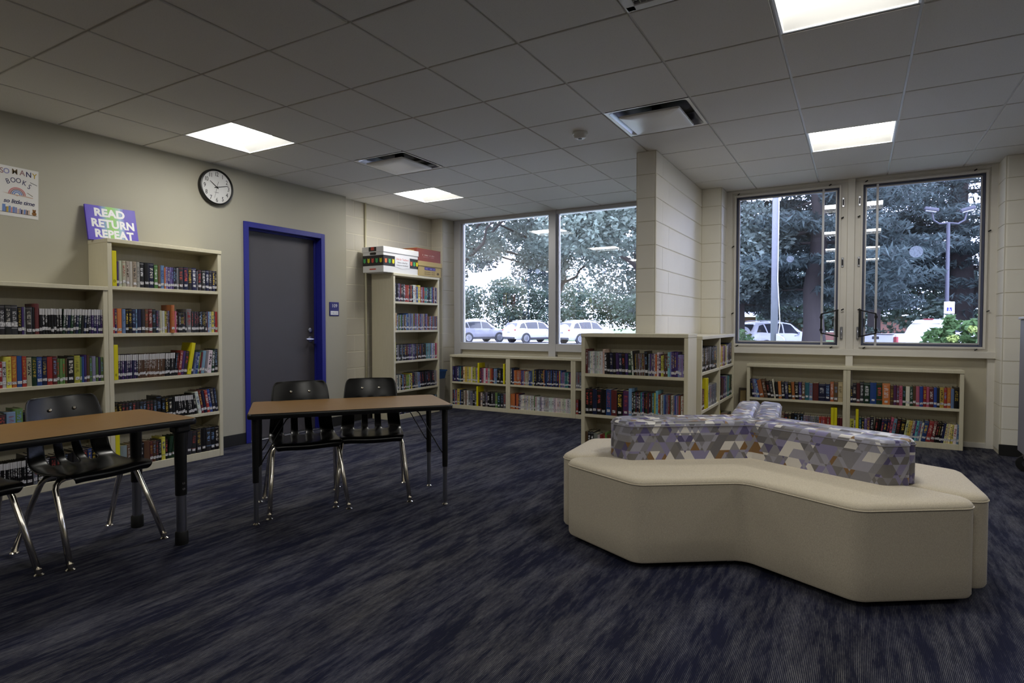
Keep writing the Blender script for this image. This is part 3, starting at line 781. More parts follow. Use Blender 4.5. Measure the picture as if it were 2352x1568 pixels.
fill(lowl, Z6[4], ST, .93-ST, 'k34/20 K20/18*4t k10/18*18t k34/21 s18/21 k30/18*6 K26/19*3 b20/19 k24/19*3', 'bottom shelf', T, .3)
# narrow bookcase with boxes on top
T = 'bookcase with boxes on top'
Zn = [1.458, 1.104, .726, .360, .06]
fill(narr, Zn[0], ST, .914-ST, 'k22/22 k14/22 Kp20/22*2 m14/22 k24/22 K28/22 r16/21*4 k14/21 r22/21 k20/21 w26/22 c20/22 b26/20 y40/22 r18/20 v14/20 r12/20*2 t20/20*2 k26/20*2 g22/21 b18/21 m20/21 w14/21 n18/21 v14/21', 'top shelf', T)
fill(narr, Zn[1], ST, .914-ST, 'e14/19 e14/21 nlg14/19*8 d20/19*2 l14/20 bnw13/21*4 vslcrgpb11/21*26 rdspl12/18*14', 'second shelf', T)
fill(narr, Zn[2], ST, .914-ST, 'y14/23x K24/20~-1 sK22/20*2~-1 k22/20~-2 s18/20~-3 kn22/20*4~-1 pns20/20*5 kdK18/20*5 n34/20 k16/20*2 K20/20 as20/20*4 lw16/20*4 m14/20 i14/20*2', 'third shelf', T)
fill(narr, Zn[3], ST, .914-ST, 'sw20/19*4 k14/18*2 l16/19 m22/19 d14/19 g24/18*2 w10/18 n16/18 y22/20 n18/20*2 s18/20*3~-3 l18/20*2~-4 kn18/20*13~-6 s16/20*2~-4 c12/20', 'fourth shelf', T)
fill(narr, Zn[4], ST, .914-ST, 'nklsKp20/17*40', 'bottom shelf', T, .35)
# low bookcases under the left window
for bc, rows, T in ((LB[0], ('p22/21 n18/21 p18/21 n20/21 b16/21 t16/21 K14/21 n16/21 ey26/21*4 w18/21 y26/20 y18/21 v14/20 c16/20 @ n22/20 iw26/20*4 o18/20 r16/20 K14/20 l18/20*2 k16/19*5 @ k10/20', 'n18/20 l14/20 r12/20 v14/20 y34/22 b14/20 k34/20 c26/20 d14/20 w22/20 s26/20*2 k28/20 s22/20 @ d24/19 c24/19 k34/20 s26/20 k22/20*3 K26/20 g24/20 G34/20 K34/20 s34/20'), 'low bookcase by blue bin'),
                    (LB[1], ('K22/22 n24/22 o13/19*7 p11/19*2 v10/19*2 o10/19 c16/18*3 b12/19*3 s16/20 y14/20 nk15/21*8 o12/21 nbkp15/21*12 y13/21 b13/21 v13/19*3 t11/19*4 k12/19 p18/19', 'o16/20*3 m14/20 o12/20*2 p12/20 w16/19*6 e9/19 w16/19*3 g10/19 w16/18*3 s8/18 w17/18*18'), 'middle low window bookcase'),
                    (LB[2], ('s16/20*3 k18/20*10 r16/20*8', 'r20/18 k22/18*12 n20/18*8'), 'low window bookcase half hidden')):
    for z, r_, wn in zip((.378, .055), rows, ('upper shelf', 'lower shelf')): fill(bc, z, ST, .945-ST, r_, wn, T, .9 if bc is not LB[2] else .15)
T = 'bookcase before the pillar'
fill(midc, .752, ST, .916-ST, 'm22/21 s20/19 w11/19*11 c18/21 Kk26/18*2~-2 nkp28/18*6~-2 G28/18 w16/20~-4 k16/20~-4 ds11/18*8~-3 k24/20~-3 sp12/18*4 c14/18 o14/18 w18/19 q18/18 y12/17*2 d11/18*3 a18/20 l10/20 p14/20*4 l13/18 v10/18*4', 'top shelf', T)
fill(midc, .400, ST, .916-ST, 'k34/22 k34/22 n38/22 k40/22 k42/22 b46/22 m50/22 k48/22 q52/22 l26/24 kGmndtp14/21*13 y14/21 a20/23 rdwclbvs10/20*20', 'middle shelf', T)
fill(midc, .055, ST, .916-ST, 'd20/19 k22/19 K24/19 s30/18 w20/17 r12/17*3 g14/19 d12/18*6 k22/19*6 n22/19*8 m20/19*8', 'bottom shelf', T, .3)
T = 'bookcase beside the pillar'
for zi, (z, ra, rb_) in enumerate(((.758, 'Gk24/21*2 Kk26/21*4 d18/21 k30/21*2 s18/21 k26/21*3 G26/21 K30/21*2', 'l26/21 s22/20 o20/21 y40/20 r16/20 l26/20 m26/20 p40/20 y26/21 w20/19 v22/20 s24/21 nk30/22*4'),
                                   (.424, 'm26/18*3 d22/18 @ m20/18 @ w40/19 s36/19*6', 'k22/21*2 n24/21 k26/21 m40/21 K30/21 p24/21*3 s30/22*2 t30/21*2 k30/22 G24/21*3'),
                                   (.06, 'd26/17*4 r30/16*6 s34/16*6', '@ k26/17*4 g20/18 m24/18*6 K30/18*4'))):
    wn = ('top shelf', 'middle shelf', 'bottom shelf')[zi]
    fill(side, z, ST, .786, ra, wn+' near bay', T, (.5, .5, .2)[zi]); fill(side, z, .814, 1.57-ST, rb_, wn+' far bay', T, (.5, .5, .2)[zi])
T = 'low bookcase under right window'
fill(RB[0], .388, ST, .948-ST, 'n14/20~-8 v18/20~-8 l12/19~-10 b12/19~-10 o32/19~-12 d26/20~-11 kK24/18*2~-9 w10/20~-8 k22/18~-5 o22/18~-4 k22/18~-4 n24/18~-3 k28/18~-4 o20/18~-4 k26/18~-3 p20/18~-2 d22/18 t28/18 l26/18 m40/18 n46/18 n34/18 o24/20 d28/20 e30/20', 'upper shelf', 'left '+T)
fill(RB[0], .055, ST, .948-ST, 'k24/19*6 b20/19 o22/19 y20/19 n26/19 d30/19 K26/18*2 k22/19*4 s16/17*7 r14/17*6 @ @ m18/17*2', 'lower shelf', 'left '+T, .5)
fill(RB[1], .388, ST, .948-ST, 'n16/17 K28/20 m24/20 K28/21 G46/21 b48/21 G40/21 o52/21 d24/19 q20/19 m20/19 i22/19 G22/19 w26/19 G22/19 d20/19 i24/19 b22/19 r22/19 i18/19 m28/19 b20/19 K18/19 y26/19 r20/19 o24/19 l20/18 k34/20H', 'upper shelf', 'right '+T)
fill(RB[1], .055, ST, .948-ST, 'y28/17 w12/15 @ G22/19 n20/19 v18/18 q24/19 k26/20 k20/19*2~6 n20/19*3~7 i18/21~8 l22/20~8 k30/20*2~8 e18/19~9 y12/19*2~9 c16/19~9 b14/19~9 a16/19~9 l18/19~9 w14/18~9 b30/20~9 r30/20~10 m26/20~9 k14/19*3~9 n16/19~8 e14/18*3~7 y14/18~4 w22/18~3 l14/18~3', 'lower shelf', 'right '+T)

def book_parts(w, h, d, lab, big):
    """cover, page block and spine label geometry; spine at y=0, thickness along x"""
    t = min(.0025, w*.18); cv = MB(); r = min(.004, w*.28)
    # spine strip, gently rounded, with print coordinates
    prof = [(0, r), (w*.16, r*.3), (w*.5, 0), (w*.84, r*.3), (w, r)]
    vs = []; fs = []; uvs = []
    for zz in (0, h): vs += [(x, y, zz) for x, y in prof]
    for i in range(4):
        fs.append((i, i+1, 6+i, 5+i)); u0, u1 = prof[i][0]/w, prof[i+1][0]/w
        uvs.append([(u0, 0), (u1, 0), (u1, 1), (u0, 1)])
    vs += [(w, r+t, 0), (0, r+t, 0), (w, r+t, h), (0, r+t, h)]
    fs += [(0, 1, 2, 3, 4, 10, 11), (5, 6, 7, 8, 9, 12, 13), (10, 11, 13, 12)]; uvs += [None]*3
    cv.add(vs, fs, uvs)
    cv.box(0, t, r, d, 0, h).box(w-t, w, r, d, 0, h)
    pg = MB().box(t, w-t, r+t, d-.003, .003, h-.004)
    lb = None
    if lab:
        lw = w*.96 if w < .022 else min(w*.86, .026); a0, a1 = (w-lw)/2, (w+lw)/2
        z0 = h*.27 if big else rng.uniform(.018, .030); z1 = z0+(.030 if big else rng.uniform(.018, .023))
        if big: a0, a1 = w*.02, w*.98
        lb = MB(); vs = []; y0 = [-.0006, r*.30-.0006 if w < .022 else -.0004]
        pr_ = [(a0, y0[1]), (w*.5, y0[0]), (a1, y0[1])]
        for zz in (z0, z1): vs += [(x, y, zz) for x, y in pr_]
        for zz in (z0, z1): vs += [(x, y+.0012, zz) for x, y in pr_]
        fs = [(0, 1, 4, 3), (1, 2, 5, 4), (0, 6, 7, 1), (1, 7, 8, 2), (3, 4, 10, 9), (4, 5, 11, 10), (0, 3, 9, 6), (2, 8, 11, 5)]
        uvs = [[(0, 0), (.5, 0), (.5, 1), (0, 1)], [(.5, 0), (1, 0), (1, 1), (.5, 1)]]+[None]*6
        lb.add(vs, fs, uvs)
    return cv, pg, lb
def paint(me, cov, prn, sty):
    n = len(me.vertices)
    for nm, typ, key, val in (('cover', 'FLOAT_COLOR', 'color', (*cov, 1)), ('print', 'FLOAT_COLOR', 'color', (*prn, 1)), ('style', 'FLOAT_VECTOR', 'vector', sty)):
        at_ = me.attributes.new(nm, typ, 'POINT'); at_.data.foreach_set(key, list(val)*n)
def xf(case): return Matrix.Translation(case.location) @ Matrix.Rotation(case.rotation_euler.z, 4, 'Z')
CAMP = Vector(camo.location)
for b in BOOKS:
    m = xf(b['case']); nrm = m.to_3x3() @ Vector((0, -1, 0)); pos = m @ Vector((b['x'], 0, b['z']+b['h']/2)); dv = CAMP-pos
    b['area'] = b['w']*b['h']*max(0, dv.normalized().dot(nrm))/dv.length_squared*b['vis']; b['m'] = m; b['inset'] = .012
lib = sorted([b for b in BOOKS if b['kind'] == 'book'], key=lambda b: -b['area'])
single = set(id(b) for b in lib[:300])
JC, JP, JL = MB(), MB(), MB(); jcol = []
NAMES = 0
for b in BOOKS:
    a = math.radians(b['lean']); w, h = b['w'], b['h']
    loc = Vector((b['x'], b['inset']+rng.uniform(0, .006) if b['kind'] == 'book' else .006, b['z']+.0005+(w*math.sin(a) if a > 0 else 0)))
    if b['kind'] == 'book' and 'P' in b['fl']: loc.y -= .02
    mm = b['m'] @ Matrix.Translation(loc) @ Matrix.Rotation(a, 4, 'Y')
    if b['kind'] == 'div':
        o = MB().box(0, w*.92, 0, .15, 0, h).build('shelf_divider', 'yellow_plastic', bevel=.0012, seg=1)
        o.matrix_world = mm
        if b['letter']: textmesh('letter', b['letter'], .026, 'ink_black', o, plane_on_y(w*.46, -.0003, .038))
        NAMES += 1
        b['obj'] = o; continue
    d = .150 if h > .185 else .125
    l0 = lin(PAL[b['c']][0]); gr_ = .3*l0[0]+.6*l0[1]+.1*l0[2]; kk = rng.uniform(.62, 1.12); jit = [max(.004, (x*.84+gr_*.16)*kk*rng.uniform(.88, 1.12)) for x in l0]
    sty = (rng.random(), rng.choice((.0, .6, 1, 1)) if b['w'] > .009 else .7, .76 if 't' in b['fl'] else 0)
    prn = lin((206, 204, 206)) if 't' in b['fl'] else (rng.choice([lin((214, 208, 196)), lin((222, 222, 226)), lin((206, 176, 70)), lin((190, 80, 70)), lin((120, 150, 190))]) if b['c'] not in LIGHT else rng.choice([lin((40, 40, 50)), lin((150, 40, 40)), lin((40, 60, 120)), lin((60, 50, 30))]))
    lab = 'x' not in b['fl'] and rng.random() < .9
    cv, pg, lb = book_parts(w, h, d, lab, 'L' in b['fl'])
    if id(b) in single:
        me = cv.mesh('book', 'book_cover', recalc=False); paint(me, jit, prn, sty)
        o = link('book', me); o.matrix_world = mm
        pg.build('page_block', 'page_paper', o)
        if lb: lb.build('spine_label', 'spine_sticker', o, recalc=False)
        size = 'thick ' if w > .026 else ('thin ' if w < .0125 else '')
        tilt = 'leaning ' if abs(b['lean']) > 3 else ''
        wt = 'white-topped ' if 't' in b['fl'] else ''
        if len(f"{tilt}{size}{wt}{PAL[b['c']][1]} {b['where']} {b['cname']}".split()) > 12: size = ''
        tag(o, f"{tilt}{size}{wt}{PAL[b['c']][1]} book, {ORD(b['n'])} from left, {b['where']}, {b['cname']}", 'book', f"books on the {b['where']} of the {b['cname']}")
    else:
        for src, dst in ((cv, JC), (pg, JP), (lb, JL)):
            if src is None: continue
            dst.add([mm @ Vector(q) for q in src.v], src.f, src.uv)
        jcol.append((len(cv.v), jit, prn, sty))
me = JC.mesh('books', 'book_cover', recalc=False)
for nm, typ, key, ix in (('cover', 'FLOAT_COLOR', 'color', 1), ('print', 'FLOAT_COLOR', 'color', 2), ('style', 'FLOAT_VECTOR', 'vector', 3)):
    flat = []
    for e in jcol: flat += (list(e[ix])+([1] if ix < 3 else []))*e[0]
    me.attributes.new(nm, typ, 'POINT').data.foreach_set(key, flat)
jb = tag(link('books', me), 'all the smaller or farther library books filling the shelves', 'books', kind='stuff')
JP.build('page_blocks', 'page_paper', jb, recalc=False); JL.build('spine_labels', 'spine_sticker', jb, recalc=False)
# dividers: label each by shelf and order
_cnt = {}
for b in BOOKS:
    if b['kind'] != 'div': continue
    key = (b['where'], b['cname']); _cnt.setdefault(key, []).append(b)
for (wh, cn), L in _cnt.items():
    for q, b in enumerate(L):
        nm = ('lettered %s' % b['letter']) if b['letter'] else ('' if len(L) == 1 else ('left' if q == 0 else 'right'))
        tag(b['obj'], f"{nm} bright yellow shelf divider, {wh}, {cn}".strip(), 'divider', 'yellow shelf dividers')
# a slim brown picture frame leaning in the corner by the low bookcase
pf = empty('picture_frame', (4.165, 5.93, 0))
m_ = Matrix.Rotation(math.radians(-9), 4, 'X')
f = MB()
for x0, x1, z0, z1 in ((-.045, .045, 0, .025), (-.045, .045, .455, .48), (-.045, -.03, .025, .455), (.03, .045, .025, .455)): f.box(x0, x1, 0, .022, z0, z1, m_)
f.build('frame', 'wood_frame', pf, bevel=.002, seg=1)
MB().box(-.03, .03, .008, .014, .025, .455, m_).build('picture', 'picture_tan', pf)
tag(pf, 'narrow dark picture frame leaning between pillar bookcase and low bookcase', 'picture frame')
# ================================================================== SEATING ISLAND
SO = (4.733, 2.676); A_L, A_R = Vector((-.8660, -.5)), Vector((.8660, -.5))
def star_poly(s, e): return [Vector((0, 0)), s*A_L, s*A_L+e*A_R, Vector((0, -e)), s*A_R+e*A_L, s*A_R]
def inset(poly, d):
    """move a closed 2-D outline inwards along its vertex normals"""
    n = len(poly); ar = sum(poly[i][0]*poly[(i+1) % n][1]-poly[(i+1) % n][0]*poly[i][1] for i in range(n)); sg = 1 if ar > 0 else -1
    out = []
    for i in range(n):
        p = Vector(poly[i]); a = Vector(poly[i-1]); b = Vector(poly[(i+1) % n])
        e1 = (p-a); e2 = (b-p); n1 = Vector((-e1.y, e1.x)).normalized()*sg; n2 = Vector((-e2.y, e2.x)).normalized()*sg
        m_ = (n1+n2); m_ = m_.normalized() if m_.length > 1e-6 else n1
        out.append(tuple(p+m_*d/max(.5, m_.dot(n1))))
    return out
def bench_module(rz, label):
    t = tag(empty('bench_module', (SO[0], SO[1], 0), rz), label, 'bench', 'star-shaped bench seating')
    base = [tuple(p) for p in star_poly(1.146, .614)]
    P = fillet(base, [0, .085, .09, .10, .09, .085], 9)
    P = inset(P, .003)
    ring = lambda d, z: [(x, y, z) for x, y in inset(P, d)]
    mb = MB(); rs = [ring(.02, .026), ring(.006, .029), ring(0, .04), ring(0, .15), ring(0, .27), ring(.0, .407)]
    mb.grid(rs, True); n = len(P); mb.f.append(tuple(range(n))[::-1]); mb.uv.append(None)
    mb.build('seat_base', 'oatmeal_fabric', t, smooth=.7)
    mb = MB(); rs = [ring(.0, .405), ring(-.001, .411), ring(.002, .419), ring(.010, .428), ring(.024, .434), ring(.05, .437), ring(.072, .438)]
    mb.grid(rs, True); mb.f.append(tuple(range(6*n, 7*n))); mb.uv.append(None)
    mb.build('seat_cushion', 'oatmeal_fabric', t, smooth=.9)
    pts = ring(-.0015, .4075)
    MB().tube(pts+[pts[0]], .0032, 6, False).build('piping', 'oatmeal_fabric', t, smooth=True)
    # backrest, patterned
    hb = .140; B = fillet([tuple(p) for p in star_poly(.845, hb/.8660)], [0, .03, .05, .02, .05, .03], 6); B = inset(B, .004)
    # densify straight edges a little is not needed; arc length drives the print
    L = [0]
    for i in range(len(B)): L.append(L[-1]+(Vector(B[(i+1) % len(B)])-Vector(B[i])).length)
    nb = len(B); Z = [(0, .436), (0, .50), (0, .56), (0, .618), (.003, .629), (.010, .638), (.022, .642)]
    mb = MB()
    for q in range(len(Z)-1):
        for i in range(nb):
            j = (i+1) % nb; r0, r1 = inset(B, Z[q][0]), inset(B, Z[q+1][0])
            mb.add([(*r0[i], Z[q][1]), (*r0[j], Z[q][1]), (*r1[j], Z[q+1][1]), (*r1[i], Z[q+1][1])], [(0, 1, 2, 3)],
                   [[(L[i], Z[q][1]), (L[i+1], Z[q][1]), (L[i+1], Z[q+1][1]), (L[i], Z[q+1][1])]])
    top = inset(B, .022); cap = [(*p, .642) for p in top]
    mb.add(cap, [tuple(range(nb))], [[(p[0]+3.3, p[1]+1.7) for p in top]])
    me = mb.mesh('backrest', 'geometric_fabric', recalc=False)
    bm = bmesh.new(); bm.from_mesh(me); bmesh.ops.remove_doubles(bm, verts=bm.verts, dist=1e-5); bmesh.ops.recalc_face_normals(bm, faces=bm.faces); bm.to_mesh(me); bm.free()
    me.shade_smooth(); me.set_sharp_from_angle(angle=.8)
    bk = link('backrest', me, t)
    pts = [(*p, .6185) for p in inset(B, -.001)]
    MB().tube(pts+[pts[0]], .0028, 6, False).build('back_piping', 'vinyl_piping', bk, smooth=True)
    for p in (A_R*.95+A_L*.38, A_L*.95+A_R*.38, Vector((0, -.46)), A_R*.9+A_L*.1, A_L*.9+A_R*.1):
        MB().lathe([(.02, 0), (.022, .004), (.02, .027), (0, .027)], 14, (p.x, p.y, 0)).build('foot', 'black_rubber', t, smooth=.6)
    return t
b0 = bench_module(math.radians(4.5), 'oatmeal and geometric-patterned bench section at the front of the star seating')
mm = Matrix.Translation((-.06, -.585, .019)) @ Matrix.Rotation(math.radians(31), 4, 'Z')
lb = MB().box(-.016, .016, -.001, .001, -.012, .018, mm).build('care_tag', 'label_white', b0); lb['label'] = 'small white fabric care tag'
small_print('tag_print', lb, 'ink_black', mm @ plane_on_y(0, -.0012, -.002), .022, .004, 6)
bench_module(math.radians(124.5), 'oatmeal and patterned bench section at the star seating back right')
bench_module(math.radians(244.5), 'oatmeal and patterned bench section at the star seating back left')
# ================================================================== TABLES
def table(loc, rz, L, Wd, zt, heavy, label):
    t = tag(empty('activity_table', (*loc, 0), rz), label, 'table', 'activity tables')
    P = fillet([(-L/2, -Wd/2), (L/2, -Wd/2), (L/2, Wd/2), (-L/2, Wd/2)], .035, 6)
    r = lambda d, z: [(x, y, z) for x, y in inset(P, d)]
    n = len(P)
    mb = MB().grid([r(.012, zt-.034), r(.002, zt-.031), r(0, zt-.024), r(0, zt-.010), r(.002, zt-.003), r(.006, zt)], True); mb.f.append(tuple(range(n))[::-1]); mb.uv.append(None)
    mb.build('edge_band', 'table_edge', t, smooth=.8)
    mb = MB(); mb.add(r(.006, zt), [tuple(range(n))]); mb.build('table_top', 'table_wood', t)
    for sx in (-1, 1):
        for sy in (-1, 1):
            x, y = sx*(L/2-(.066 if heavy else .042)), sy*(Wd/2-.065)
            if heavy:
                lg = MB().tube([(x, y, zt-.034), (x, y, .265)], [.031, .0285], 18).build('leg', 'black_metal', t, smooth=.8)
                MB().tube([(x, y, .28), (x, y, .05)], .0245, 18).build('leg_insert', 'steel', lg, smooth=.8)
                MB().lathe([(.030, .0), (.033, .006), (.032, .062), (.028, .07), (.02, .07)], 20, (x, y, 0)).build('rubber_boot', 'black_rubber', lg, smooth=.6)
                MB().box(x-.04, x+.04, y-.04, y+.04, zt-.075, zt-.034).build('leg_bracket', 'black_metal', lg, bevel=.012, seg=2)
                for bz in (.30, .33): MB().lathe([(.007, 0), (.006, .004), (0, .005)], 10, (x, y-.0285*1, bz), 'y', None).build('bolt', 'chrome', lg)
            else:
                lg = MB().tube([(x, y, zt-.034), (x, y, .25)], [.0195, .0175], 16).build('leg', 'black_metal', t, smooth=.8)
                MB().tube([(x, y, .26), (x, y, .02)], .0135, 14).build('leg_insert', 'steel', lg, smooth=.8)
                MB().lathe([(.019, 0), (.019, .004), (.011, .012), (.011, .026), (0, .026)], 16, (x, y, 0)).build('glide', 'chrome', lg, smooth=.7)
                MB().tube([(x-sx*.015, y, .34), (x-sx*.03, y, .36), (x-sx*.17, y, zt-.05), (x-sx*.19, y, zt-.035)], .0035, 8).build('brace_rod', 'black_metal', lg, smooth=True)
    return t
t1 = table((1.852, .350), math.radians(86.7), 1.219, .62, .675, True, 'wood-topped table with thick rubber-booted legs at the left edge')
t2 = table((2.388, 1.862), math.radians(50.8), 1.219, .605, .660, False, 'wood-topped table with slim legs before the blue-framed door')
# ================================================================== CHAIRS
def chair_mesh():
    prof = [(.196, .398), (.214, .412), (.216, .428), (.200, .438), (.165, .441), (.12, .438), (.07, .433), (.02, .429), (-.04, .427), (-.09, .430), (-.13, .438), (-.158, .452), (-.176, .470),
            (-.188, .492), (-.196, .518), (-.203, .548), (-.210, .580), (-.217, .612), (-.224, .64), (-.231, .672), (-.239, .704), (-.248, .736), (-.255, .762), (-.260, .777), (-.263, .785)]
    U = [-1, -.9, -.78, -.67, -.56, -.45, -.34, -.22, -.10, .004, .108, .228, .348, .454, .56, .67, .78, .9, 1]
    rows = []; n = len(prof)
    for i, (px, pz) in enumerate(prof):
        if i <= 9: hw = .195+.020*math.sin(min(1, i/8)*PI/2)
        elif i <= 15: hw = .215-.016*(i-9)/6
        else: hw = .199-.022*(i-15)/(n-16)
        if i >= n-6:
            q = (i-(n-6))/5; hw *= math.sqrt(max(0, 1-(.62*q)**2.6))
        if i < 3: hw *= .93+.02*i
        back = max(0, min(1, (i-9)/5)); row = []
        for u in U:
            x, z = px, pz
            z += (1-back)*(.012*u*u-.010*abs(u)**6 - .006)
            x += back*(.030*u*u-.012)
            row.append((x, u*hw, z))
        rows.append(row)
    mb = MB(); vs = [q for r_ in rows for q in r_]; m = len(U); fs = []
    for i in range(n-1):
        for j in range(m-1):
            if 10 <= i <= 17 and (4 <= j <= 5 or 8 <= j <= 9 or 12 <= j <= 13): continue
            fs.append((i*m+j, i*m+j+1, (i+1)*m+j+1, (i+1)*m+j))
    mb.add(vs, fs); return mb
def chair(loc, rz, label):
    t = tag(empty('school_chair', (*loc, 0), rz), label, 'chair', 'black school chairs at the tables')
    sh = chair_mesh().build('seat_shell', 'chair_plastic', t, smooth=True, recalc=False)
    md = sh.modifiers.new('thickness', 'SOLIDIFY'); md.thickness = .007; md.offset = 0
    md = sh.modifiers.new('smooth', 'SUBSURF'); md.levels = 1; md.render_levels = 2
    for s in (-1, 1):
        fx = s*.243; tx = s*.072
        for sy in (-1, 1):
            pts = [(fx, sy*.235, .014), (s*.128, sy*.213, .25), (tx, sy*.203, .352), (s*.063, sy*.196, .376), (s*.058, sy*.178, .394), (s*.056, sy*.15, .402), (s*.056, 0, .404)]
            lg = MB().tube(pts, .0142, 12).build('leg', 'chrome', t, smooth=True)
            d = Vector((fx-s*.128, sy*(.235-.213), .014-.25)).normalized()
            MB().lathe([(.0205, 0), (.0205, .003), (.012, .010), (.0125, .03), (.0, .03)], 16, (fx+s*.002, sy*.2355, 0)).build('glide', 'chrome', lg, smooth=.7)
    MB().box(-.10, .10, -.17, .17, .404, .418).build('seat_mount', 'black_metal', t, bevel=.006, seg=2)
    for sy in (-1, 1):
        MB().lathe([(.0095, 0), (.008, .005), (0, .007)], 12, (-.2455+.004, sy*.060, .714), 'x').build('rivet', 'chrome', t, smooth=True)
    return t
chair((1.740, .622), math.radians(5), 'black plastic chair pushed under the table at left edge')
chair((1.70, .070), math.radians(0), 'black plastic chair cut off by the left edge')
chair((2.125, 1.707), math.radians(-34), 'black plastic chair behind the middle table, nearer the blue door')
chair((2.354, 2.087), math.radians(-45), 'black plastic chair behind the middle table, right of its twin')
# ================================================================== ON THE LEFT WALL
ck = empty('wall_clock', (WX, 2.470, 2.450))
MB().lathe([(.160, 0), (.166, .004), (.167, .034), (.163, .043), (.154, .046), (.148, .040), (.148, .03)], 64, (0, 0, 0), 'x').build('rim', 'black_metal', ck, smooth=.6)
MB().lathe([(.150, .028), (.150, .032), (0, .032)], 64, (0, 0, 0), 'x').build('dial', 'clock_face', ck, smooth=.6)
for h_ in range(1, 13):
    a = PI/2-h_*PI/6; textmesh('numeral', str(h_), .056, 'ink_black', ck, plane_on_x(.0322, .118*math.cos(a), .118*math.sin(a)), space=.8, sx=.85)
def hand(name, clock_deg, l0, l1, w, x, m_):
    a = math.radians(clock_deg); d = Vector((0, math.sin(a), math.cos(a))); n_ = Vector((0, math.cos(a), -math.sin(a)))
    q = [d*l0-n_*w, d*l1-n_*w*.5, d*l1+n_*w*.5, d*l0+n_*w]
    MB().add([(x, *p[1:]) for p in [(0, v_.y, v_.z) for v_ in q]]+[(x+.001, v_.y, v_.z) for v_ in q], [(0, 1, 2, 3), (4, 5, 6, 7), (0, 1, 5, 4), (1, 2, 6, 5), (2, 3, 7, 6), (3, 0, 4, 7)]).build(name, m_, ck)
hand('hour_hand', 307, -.02, .082, .0045, .034, 'ink_black'); hand('minute_hand', 75, -.025, .118, .0035, .036, 'ink_black'); hand('second_hand', 195, -.055, .105, .0012, .038, 'ink_black')
MB().lathe([(.007, .032), (.007, .040), (0, .041)], 14, (0, 0, 0), 'x').build('hub', 'ink_black', ck)
small_print('maker_name', ck, 'ink_black', plane_on_x(.0322, -.004, -.048), .045, .006, 9)
tag(ck, 'round wall clock with black rim and white dial', 'clock')
# room number sign
rs_ = empty('room_sign', (WX, 3.919, 1.352))
box('plate', 0, .006, -.073, .073, -.080, .080, 'sign_blue', rs_, bevel=.003)
box('name_strip', .006, .008, -.056, .057, -.066, -.022, 'plastic_white', rs_)
textmesh('room_number', '109', .056, 'plastic_white', rs_, plane_on_x(.0062, .004, .036))
small_print('room_name', rs_, 'ink_lilac', plane_on_x(.0083, 0, -.045), .092, .011, 12)
tag(rs_, 'small dark blue room sign reading 109 beside the door', 'sign')
# poster
po = empty('poster', (WX, .968, 2.118)); po.rotation_euler = (math.radians(-1.2), 0, 0)
hw, hh = .116, .176
box('sheet', .001, .0018, -hw, hw, -hh, hh, 'paper', po)
X0 = .0019
def ptxt(s, y, z, size, m_, rot=0, **kw):
    mt = plane_on_x(X0, y, z) @ Matrix.Rotation(rot, 4, 'Z'); return textmesh('lettering', s, size, m_, po, mt, **kw)
for ch, y, m_, rt in (('S', -.101, 'ink_mauve', .1), ('O', -.074, 'ink_lilac', .0), ('M', -.026, 'ink_brown', .02), ('A', .018, 'ink_mauve', 0), ('N', .056, 'ink_navy', 0), ('Y', .091, 'ink_gold', 0)):
    ptxt(ch, y, .138+.004*math.cos(y*30), .052, m_, rt, bold=.0007, sx=.88)
for ch, y, z, rt in (('B', -.066, .066, .35), ('O', -.036, .080, .12), ('O', -.004, .082, 0), ('K', .030, .072, -.22), ('S', .060, .052, -.4)):
    ptxt(ch, y, z, .050, 'ink_navy', rt, sx=.8)
ptxt('so little time', .0, -.070, .040, 'ink_navy', .0, shear=.25, bold=.0006, space=.92)
def prt(name, mb, m_): return mb.build(name, m_, po)
for r0, r1, m_ in ((.052, .043, 'ink_pink'), (.041, .034, 'ink_mauve'), (.031, .024, 'ink_blue'), (.020, .013, 'ink_blue')):
    outr = arc(0, 0, r0, 0, PI, 16); inr = arc(0, 0, r1, PI, 0, 16)
    prt('rainbow_arch', MB().prism([(y-.012, z-.018) for y, z in outr+inr], X0, X0+.0004, 'x'), m_)
prt('open_book', MB().prism([(-.095, -.014), (-.06, -.022), (-.02, -.024), (-.012, -.030), (-.004, -.024), (.04, -.026), (.080, -.030), (.084, -.024), (.04, -.019), (-.012, -.018), (-.06, -.016)], X0, X0+.0004, 'x'), 'ink_tan')
prt('pencil', MB().prism([(.046, .006), (.049, .008), (.082, -.012), (.080, -.015)], X0, X0+.0004, 'x'), 'ink_brown')
prt('glasses', MB().prism([(.064, .084), (.066, .087), (.108, .072), (.107, .069)], X0, X0+.0004, 'x'), 'ink_black')
prt('ground_line', MB().prism([(-.112, -.149), (.108, -.149), (.108, -.152), (-.112, -.152)], X0, X0+.0004, 'x'), 'ink_brown')
y = -.098
for i_, (w_, h_, m_) in enumerate(((.018, .052, 'ink_blue'), (.004, .036, 'ink_navy'), (.010, .038, 'ink_gold'), (.012, .044, 'ink_blue'), (.008, .036, 'ink_pink'), (.013, .042, 'ink_blue'), (.011, .040, 'ink_lilac'), (.004, .03, 'ink_tan'),
                                   (.006, .032, 'ink_tan'), (.008, .036, 'ink_lilac'), (.008, .030, 'ink_navy'), (.005, .03, 'ink_tan'), (.010, .033, 'ink_blue'), (.006, .034, 'ink_mauve'), (.005, .03, 'ink_black'), (.010, .033, 'ink_tan'))):
    prt('printed_book', MB().prism([(y, -.149), (y+w_, -.149), (y+w_+.001, -.149+h_), (y+.001, -.149+h_)], X0, X0+.0004, 'x'), m_); y += w_+.0015
